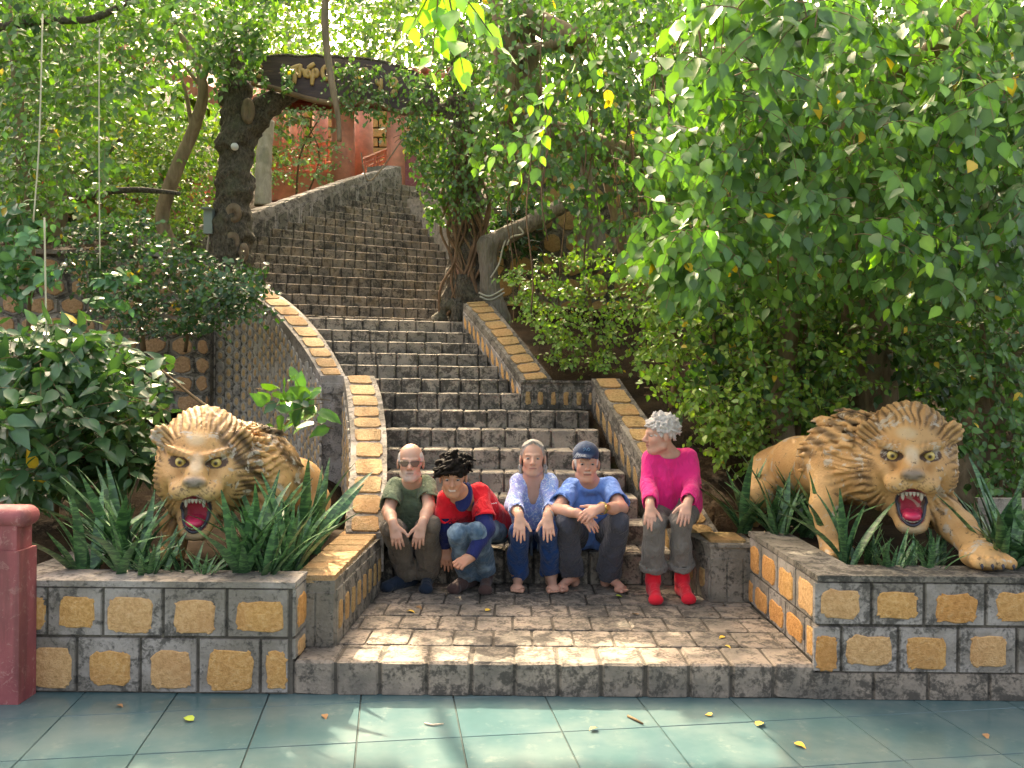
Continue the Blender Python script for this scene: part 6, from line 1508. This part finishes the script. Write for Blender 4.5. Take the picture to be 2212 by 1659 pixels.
for i in range(70):                                                    # aerial roots
    u = rr.choice([rr.uniform(1090, 1500), rr.uniform(1350, 1480), rr.uniform(1400, 2150)]); v0 = rr.uniform(20, 330); d = rr.uniform(4.9, 6.3) if u > 1480 else rr.uniform(7.2, 9); ln = rr.uniform(150, 420)
    P = [A3(u+8*math.sin(k*1.3+i)+rr.uniform(-3, 3)+(k-2)*rr.uniform(-2, 2), v0+ln*k/5, d) for k in range(6)]; V, F = tube(smoothpath(P, 14), rr.uniform(.003, .008), 4); mk('aerial_root', V, F, M['root'], FT, True)
# hedge shrubs on the right slope
def shrub(name, uvd, label, group, regs, pal, size, seed, ind=120, mat='leaf', stems=(), wid=1.0, near=True, nl=9, cat='shrub', **kw):
    o = thing(name, uvd, label, cat, group); fo = Foliage(seed)
    for (poly, d0, d1, n, L) in regs: fo.region(poly, d0, d1, n, L, nl, size, pal, **kw)
    fo.build(o, M[mat], near, ind, wid)
    for pts, r0 in stems: trunk('stem', UV(*pts), [r0, r0*.8, r0*.5], M['twig'], o, 7, .05, 10)
    return o
HG = 'pale green hedge shrubs on the right slope'
shrub('weeping_fig_shrub', (1260, 830, 8.8), 'light green small-leaved shrub spilling over the upper right parapet', HG, [([(1090, 600), (1180, 560), (1250, 535), (1420, 560), (1480, 700), (1470, 830), (1330, 815), (1200, 800), (1130, 690)], 8.3, 9.2, 330, .30)], GREEN['hedge'], .052, 11, 150, droop=.3, hang=.5, spread=(-.2, -.6, .4), stems=[([(1290, 830, 9.0), (1280, 720, 9.0), (1270, 600, 9.0)], .03), ([(1380, 830, 8.8), (1390, 720, 8.8), (1380, 600, 8.8)], .03)])
shrub('weeping_fig_shrub', (1540, 1000, 6.8), 'bright green shrub directly behind the pink top', HG, [([(1390, 600), (1560, 580), (1660, 740), (1660, 1000), (1560, 1060), (1500, 920), (1410, 860), (1390, 740)], 6.5, 7.4, 330, .28), ([(1480, 850), (1640, 830), (1640, 960), (1540, 1000)], 6.2, 6.6, 60, .26)], GREEN['hedge'], .056, 12, 220, droop=.4, hang=.6, spread=(-.1, -.6, .3), stems=[([(1560, 1090, 6.9), (1555, 900, 6.9), (1540, 700, 7.0)], .03), ([(1450, 880, 7.3), (1460, 780, 7.3), (1450, 640, 7.3)], .03)])
shrub('weeping_fig_shrub', (1740, 1020, 6.6), 'bright green shrub behind the right lion, left of its mane', HG, [([(1600, 580), (1900, 560), (1930, 820), (1820, 900), (1760, 960), (1680, 1000), (1600, 900)], 6.1, 7.2, 340, .28)], GREEN['hedge']+GREEN['fig'], .06, 13, 220, droop=.4, hang=.6, spread=(0, -.6, .3), stems=[([(1720, 1060, 6.8), (1725, 900, 6.8), (1740, 700, 6.8)], .03), ([(1640, 1060, 6.8), (1650, 900, 6.8), (1660, 720, 6.8)], .025)])
shrub('weeping_fig_shrub', (2150, 1080, 5.9), 'dark green shrub at the right edge above the bench', HG, [([(1950, 600), (2260, 540), (2260, 1080), (2140, 1090), (2080, 1000), (2060, 860), (1960, 800)], 5.6, 6.4, 260, .28)], GREEN['fig'], .066, 14, 160, droop=.5, hang=.7, spread=(0, -.6, .2), stems=[([(2160, 1150, 6.0), (2150, 900, 6.0), (2120, 700, 6.0)], .03)])
# left: broad-leaved shrub with large leaves
shrub('broadleaf_shrub', (230, 1120, 5.9), 'large dark-leaved shrub filling the bed behind the left lion', None, [([(-40, 735), (120, 720), (230, 735), (290, 800), (290, 870), (220, 950), (230, 1080), (-40, 1090)], 5.3, 6.3, 210, .40), ([(-40, 850), (230, 860), (230, 1060), (-40, 1070)], 4.95, 5.4, 45, .40), ([(180, 760), (330, 790), (390, 860), (320, 890), (220, 870)], 6.3, 7.0, 40, .34), ([(230, 880), (330, 910), (330, 1040), (240, 1060)], 5.5, 6.1, 34, .32)], GREEN['big'], .145, 15, 280, 'leaf_gloss', droop=.25, hang=.12, spread=(.2, -.7, .1), wid=.78, nface=(0, -.45, 1), nj=.35, nl=8, stems=[([(230, 1120, 6.0), (240, 950, 6.0), (300, 800, 5.9)], .025), ([(120, 1120, 6.0), (110, 950, 6.0), (60, 760, 5.9)], .025), ([(560, 930, 5.7), (450, 880, 5.8), (350, 800, 6)], .016)])
shrub('broadleaf_sapling', (640, 1000, 5.6), 'sapling with big oval leaves beside the hexagon stone wall', None, [([(540, 840), (690, 850), (700, 930), (600, 950)], 5.35, 5.7, 9, .30)], [(.07, .17, .05), (.12, .26, .05), (.05, .13, .05)], .16, 16, 60, 'leaf_gloss', droop=.1, hang=.05, wid=.9, nface=(0, -.6, .8), nj=.4, nl=5, stems=[([(500, 1000, 5.8), (580, 950, 5.6), (660, 870, 5.5)], .010)])
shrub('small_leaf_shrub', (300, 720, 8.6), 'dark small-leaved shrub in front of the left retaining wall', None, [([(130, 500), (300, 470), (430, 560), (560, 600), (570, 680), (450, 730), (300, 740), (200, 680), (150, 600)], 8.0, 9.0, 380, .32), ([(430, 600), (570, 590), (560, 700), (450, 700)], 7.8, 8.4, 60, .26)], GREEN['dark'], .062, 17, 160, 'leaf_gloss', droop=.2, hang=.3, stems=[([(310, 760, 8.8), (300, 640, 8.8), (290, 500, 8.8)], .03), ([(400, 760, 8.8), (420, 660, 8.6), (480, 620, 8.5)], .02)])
shrub('leafy_shrub', (60, 660, 7.6), 'pale green broad-leaved shrub at the left edge', None, [([(-40, 470), (60, 450), (120, 520), (110, 640), (-40, 680)], 7.0, 7.8, 60, .32), ([(190, 620), (260, 600), (250, 680), (200, 700)], 7.2, 7.5, 8, .26)], [(.09, .22, .10), (.13, .28, .12), (.07, .18, .08)], .11, 18, 60, droop=.2, hang=.4, stems=[([(60, 720, 7.7), (65, 600, 7.7), (50, 480, 7.6)], .02)])
# left: slender trees
ST = thing('slender_tree', (370, 520, 10.6), 'slender leaning tree with forked trunk left of the gate', 'tree')
trunk('trunk', UV((385, 560, 10.6), (350, 480, 10.6), (372, 390, 10.5), (425, 260, 10.5), (438, 180, 10.4), (400, 90, 10.4), (340, 30, 10.4)), [.11, .085, .085, .075, .06, .04, .03], M['bark_fig'], ST)
for pts, r0 in (([(415, 280, 10.5), (395, 180, 10.4), (350, 110, 10.4), (300, 60, 10.4)], .03), ([(436, 190, 10.4), (380, 130, 10.4), (300, 120, 10.5)], .025), ([(438, 180, 10.4), (455, 100, 10.3), (440, 0, 10.3)], .04)): trunk('bough', UV(*pts), [r0, r0*.8, r0*.5, r0*.4], M['bark_fig'], ST, 7)
fo = Foliage(19)
fo.region([(420, -60), (660, -60), (690, 60), (640, 150), (600, 200), (520, 170), (440, 190), (420, 100)], 9.6, 10.2, 230, .36, 9, .082, GREEN['fig']+GREEN['mid'], droop=.5, hang=.8)
fo.region([(250, 230), (470, 260), (480, 560), (300, 540), (230, 420)], 10.6, 12.2, 330, .36, 9, .065, GREEN['light'], droop=.3, hang=.5)
fo.build(ST, M['leaf'], False, 140)
fo = Foliage(24); fo.region([(440, -80), (1040, -80), (1000, 90), (900, 150), (700, 110), (520, 140), (460, 120)], 12.4, 14.5, 300, .6, 9, .12, GREEN['light'], droop=.5, hang=.6); fo.build(ST, M['leaf'], False, 0, 1.0, 'far_foliage')
LTt = thing('left_canopy_tree', (60, 640, 9.2), 'leafy tree with a crooked thin trunk at the upper left', 'tree')
trunk('trunk', UV((58, 640, 9.2), (62, 480, 9.0), (45, 330, 8.8), (40, 230, 8.8), (30, 100, 8.8), (0, -60, 8.8)), [.07, .06, .055, .06, .05, .04], M['bark_fig'], LTt)
for pts, r0 in (([(0, 60, 7.8), (90, 45, 7.8), (200, 40, 7.8), (300, -10, 7.8)], .04), ([(150, 430, 9.0), (230, 415, 9.0), (300, 410, 9.0), (390, 418, 9.1)], .04), ([(180, 420, 9), (210, 360, 9), (260, 300, 9)], .03)): trunk('bough', UV(*pts), [r0, r0*.9, r0*.8, r0*.5], M['bark_dark'], LTt, 8)
fo = Foliage(20)
fo.region([(-60, -60), (430, -60), (420, 60), (330, 180), (230, 240), (270, 380), (200, 470), (-60, 480)], 7.4, 9.0, 520, .42, 9, .085, GREEN['mid']+GREEN['fig'], droop=.5, hang=.7)
fo.region([(-60, 200), (200, 250), (180, 460), (-60, 470)], 9.0, 10.0, 120, .42, 9, .085, GREEN['light']+GREEN['mid'], droop=.5, hang=.7)
fo.box((-7.5, 7.5, 5.0), (-3.6, 12, 7.5), 520, .6, 9, .12, GREEN['mid'], twig=False)
fo.build(LTt, M['leaf'], False, 200)
# foliage growing over the gate trunks and the board
GV = thing('gate_creeper', (1000, 300, 10.0), 'leafy creeper hanging over the sign and right gate trunk', 'creeper')
fo = Foliage(21)
fo.region([(700, -60), (1000, -60), (1060, 120), (1080, 420), (1000, 470), (900, 400), (870, 260), (900, 180), (760, 120)], 9.6, 10.0, 430, .34, 9, .068, GREEN['mid']+GREEN['fig'], droop=.8, hang=.8)
fo.region([(715, 150), (890, 120), (900, 230), (800, 320), (740, 250)], 9.8, 10.1, 90, .30, 9, .062, GREEN['mid'], droop=.8, hang=.8)
fo.region([(720, 120), (800, 110), (790, 210), (740, 230)], 9.9, 10.1, 24, .28, 9, .06, GREEN['mid'], droop=.8, hang=.8)
fo.region([(500, 60), (640, 60), (620, 200), (560, 190)], 9.8, 10.1, 70, .30, 9, .066, GREEN['fig'], droop=.7, hang=.8)
fo.region([(820, 280), (960, 280), (980, 480), (920, 500), (860, 380)], 9.7, 9.95, 70, .3, 9, .07, GREEN['fig']+GREEN['light'], droop=.6, hang=.8)
fo.box((-3.4, 9.4, 6.25), (-.2, 10.6, 7.6), 190, .4, 9, .085, GREEN['mid'], twig=False)  # unseen crown above the view, added to shade the nearer tiles
fo.build(GV, M['leaf'], False, 250)
for pts, r0 in (([(705, -60, 9.7), (702, 60, 9.7), (715, 170, 9.7), (730, 250, 9.7), (733, 305, 9.7)], .045), ([(870, 300, 9.6), (800, 390, 9.6), (780, 330, 9.6)], .008)): trunk('hanging_vine', UV(*pts), [r0, r0, r0*.9, r0*.7, r0*.6][:len(pts)], M['bark_fig'], GV, 7)
# shrubs by the pavilion
shrub('flowering_shrub', (660, 420, 17.4), 'wispy pale shrub with arching stems in front of the red pavilion', None, [([(570, 250), (700, 230), (740, 320), (720, 400), (600, 420), (560, 400)], 16.9, 17.8, 110, .55)], [(.30, .46, .2), (.36, .5, .28), (.24, .38, .15)], .10, 22, 0, near=False, stems=[([(640, 430, 17.4), (650, 330, 17.4), (700, 240, 17.4)], .025), ([(660, 430, 17.4), (690, 330, 17.4), (640, 230, 17.4)], .02)], droop=.4, hang=.3)
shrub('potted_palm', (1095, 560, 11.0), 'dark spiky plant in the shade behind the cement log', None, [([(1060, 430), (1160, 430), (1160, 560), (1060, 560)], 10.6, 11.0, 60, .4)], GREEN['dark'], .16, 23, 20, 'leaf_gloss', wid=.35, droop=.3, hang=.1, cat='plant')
# background trees up the hill, lit from behind
BG = 'background trees beyond the pavilion'
words = ['sunlit tree crown at the top left corner', 'sunlit tree crown above the left red roof', 'sunlit tree crown behind the sign', 'sunlit tree crown above the sign and vine', 'tall tree crown behind the hanging roots', 'distant tree behind the fig boughs', 'distant tree at the upper right behind the fig', 'shady tree behind the left wall']
specs = [(60, 120, 15, 2.6, 260), (330, 90, 19, 3.4, 340), (620, 70, 25, 4.2, 380), (860, 60, 27, 4.4, 380), (1120, 80, 20, 3.6, 340), (1450, 150, 15, 3.2, 300), (1950, 120, 14, 4.0, 340), (120, 330, 13.5, 1.8, 220)]
for i, (u, v, d, rad, n) in enumerate(specs):
    c = A3(u, v, d); o = empty('background_tree', (c[0], c[1], float(ground_z(np.array(c[0]), np.array(c[1])))), words[i], 'tree', BG); fo = Foliage(30+i)
    n = int(n*1.5); rr_ = fo.r.normal(size=(n, 3)); pts = c+unit(rr_)*rad*fo.r.uniform(.35, 1, (n, 1))**.6*np.array([1, .8, .8]); fo.sprays(pts, unit(rr_)+np.array([0, 0, .2]), .8, 9, .21, GREEN['light'] if i in (0, 1, 2, 3, 7) else GREEN['mid'], droop=.4, hang=.6, twig=False)
    fo.build(o, M['leaf'], False); base = np.array(o.location); trunk('trunk', [base-np.array([0, 0, .3]), (base+c)/2, c+np.array([0, 0, rad*.3])], [.22, .17, .08], M['bark_fig'], o)
# hanging cords on the left
M['cord'] = m_plain('pale_cord', (.5, .48, .34), .8, .2, 60, .1, .1)
for i, (pts, lb) in enumerate((([(92, 30, 6.6), (85, 300, 6.6), (72, 480, 6.6)], 'pale doubled cord hanging down at the upper left'), ([(215, 60, 7.4), (214, 300, 7.4), (216, 580, 7.4)], 'thin straight cord hanging in front of the left retaining wall'), ([(96, 470, 5.6), (100, 700, 5.6), (104, 860, 5.6)], 'thin brown vine hanging over the left shrub'))):
    V, F = tube(smoothpath([A3(*p) for p in pts], 10), .006, 5); tag(mk('hanging_cord', V, F, M['cord'], None, True), lb, 'cord')
# ------------------------------------------------------------------ fallen leaves and twigs
M['yleaf'] = m_plain('yellow_fallen_leaf', (.62, .40, .06), .6, .3, 50, .2, .3); M['bleaf'] = m_plain('brown_fallen_leaf', (.30, .17, .08), .8, .2, 50, .2, .3); M['gleaf'] = m_plain('green_fallen_leaf', (.35, .45, .05), .6, .3, 50, .2, .2)
lf = {k: mesh('fallen_leaf', T1*np.array([1, 1, 1.6]), [tuple(f) for f in TF1], M[k], True) for k in ('yleaf', 'bleaf', 'gleaf')}
spots = [(418, 1560, 'gleaf', 0, 'yellow-green leaf lying on the left teal tiles'), (252, 1526, 'bleaf', 0, 'curled brown leaf on the tiles near the left planter'), (1290, 1576, 'yleaf', 0, 'yellow leaf on the tiles below the sunlit patch'), (1537, 1549, 'yleaf', 0, 'yellow leaf on the tiles near the sun patch edge'), (1635, 1571, 'yleaf', 0, 'tan leaf on the tiles below the right planter corner'),
    (1716, 1608, 'yleaf', 0, 'small curled yellow leaf on the right front tiles'), (2127, 1588, 'bleaf', 0, 'pale leaf on the tiles at the far right'), (1565, 1397, 'yleaf', LZ, 'yellow leaf on the landing, nearer the right planter'), (1566, 1378, 'yleaf', LZ, 'yellow leaf on the landing near the middle right'), (1535, 1331, 'bleaf', LZ, 'dry leaf on the landing below the right end block'), (1048, 1322, 'yleaf', LZ, 'small yellow leaf on the landing below the jeans'),
    (1330, 1289, 'gleaf', LZ, 'green leaf on the landing beside bare feet'), (878, 1322, 'yleaf', LZ, 'yellow leaf at the left edge of the landing'), (900, 1312, 'bleaf', LZ, 'brown leaf at the left edge of the landing'), (1380, 1330, 'bleaf', LZ, 'brown leaf on the shaded landing stones'), (700, 1546, 'bleaf', 0, 'brown speck of leaf on the tiles below the flank wall')]
for i, (u, v, k, z, lb) in enumerate(spots):
    p = atz(u, v, z); o = obj('fallen_leaf', lf[k], None, (p.x, p.y, z+.008), (random.uniform(-.25, .25), random.uniform(-.25, .25), random.uniform(0, 6.28)), (random.uniform(.042, .062),)*3); tag(o, lb, 'leaf', 'fallen leaves on the floor')
for pts, lb, rd in (([(917, 1565), (935, 1569), (958, 1566)], 'short pale twig lying on the teal tiles', .004), ([(1356, 1549), (1372, 1557), (1389, 1566)], 'short reddish twig lying on the teal tiles', .006)):
    V, F = tube([atz(u, v, 0)+Vector((0, 0, .006)) for u, v in pts], [rd, rd*1.1, rd*.7], 6); tag(mk('twig', V, F, M['twig'] if rd > .005 else M['bark_pale'], None, True), lb, 'twig')
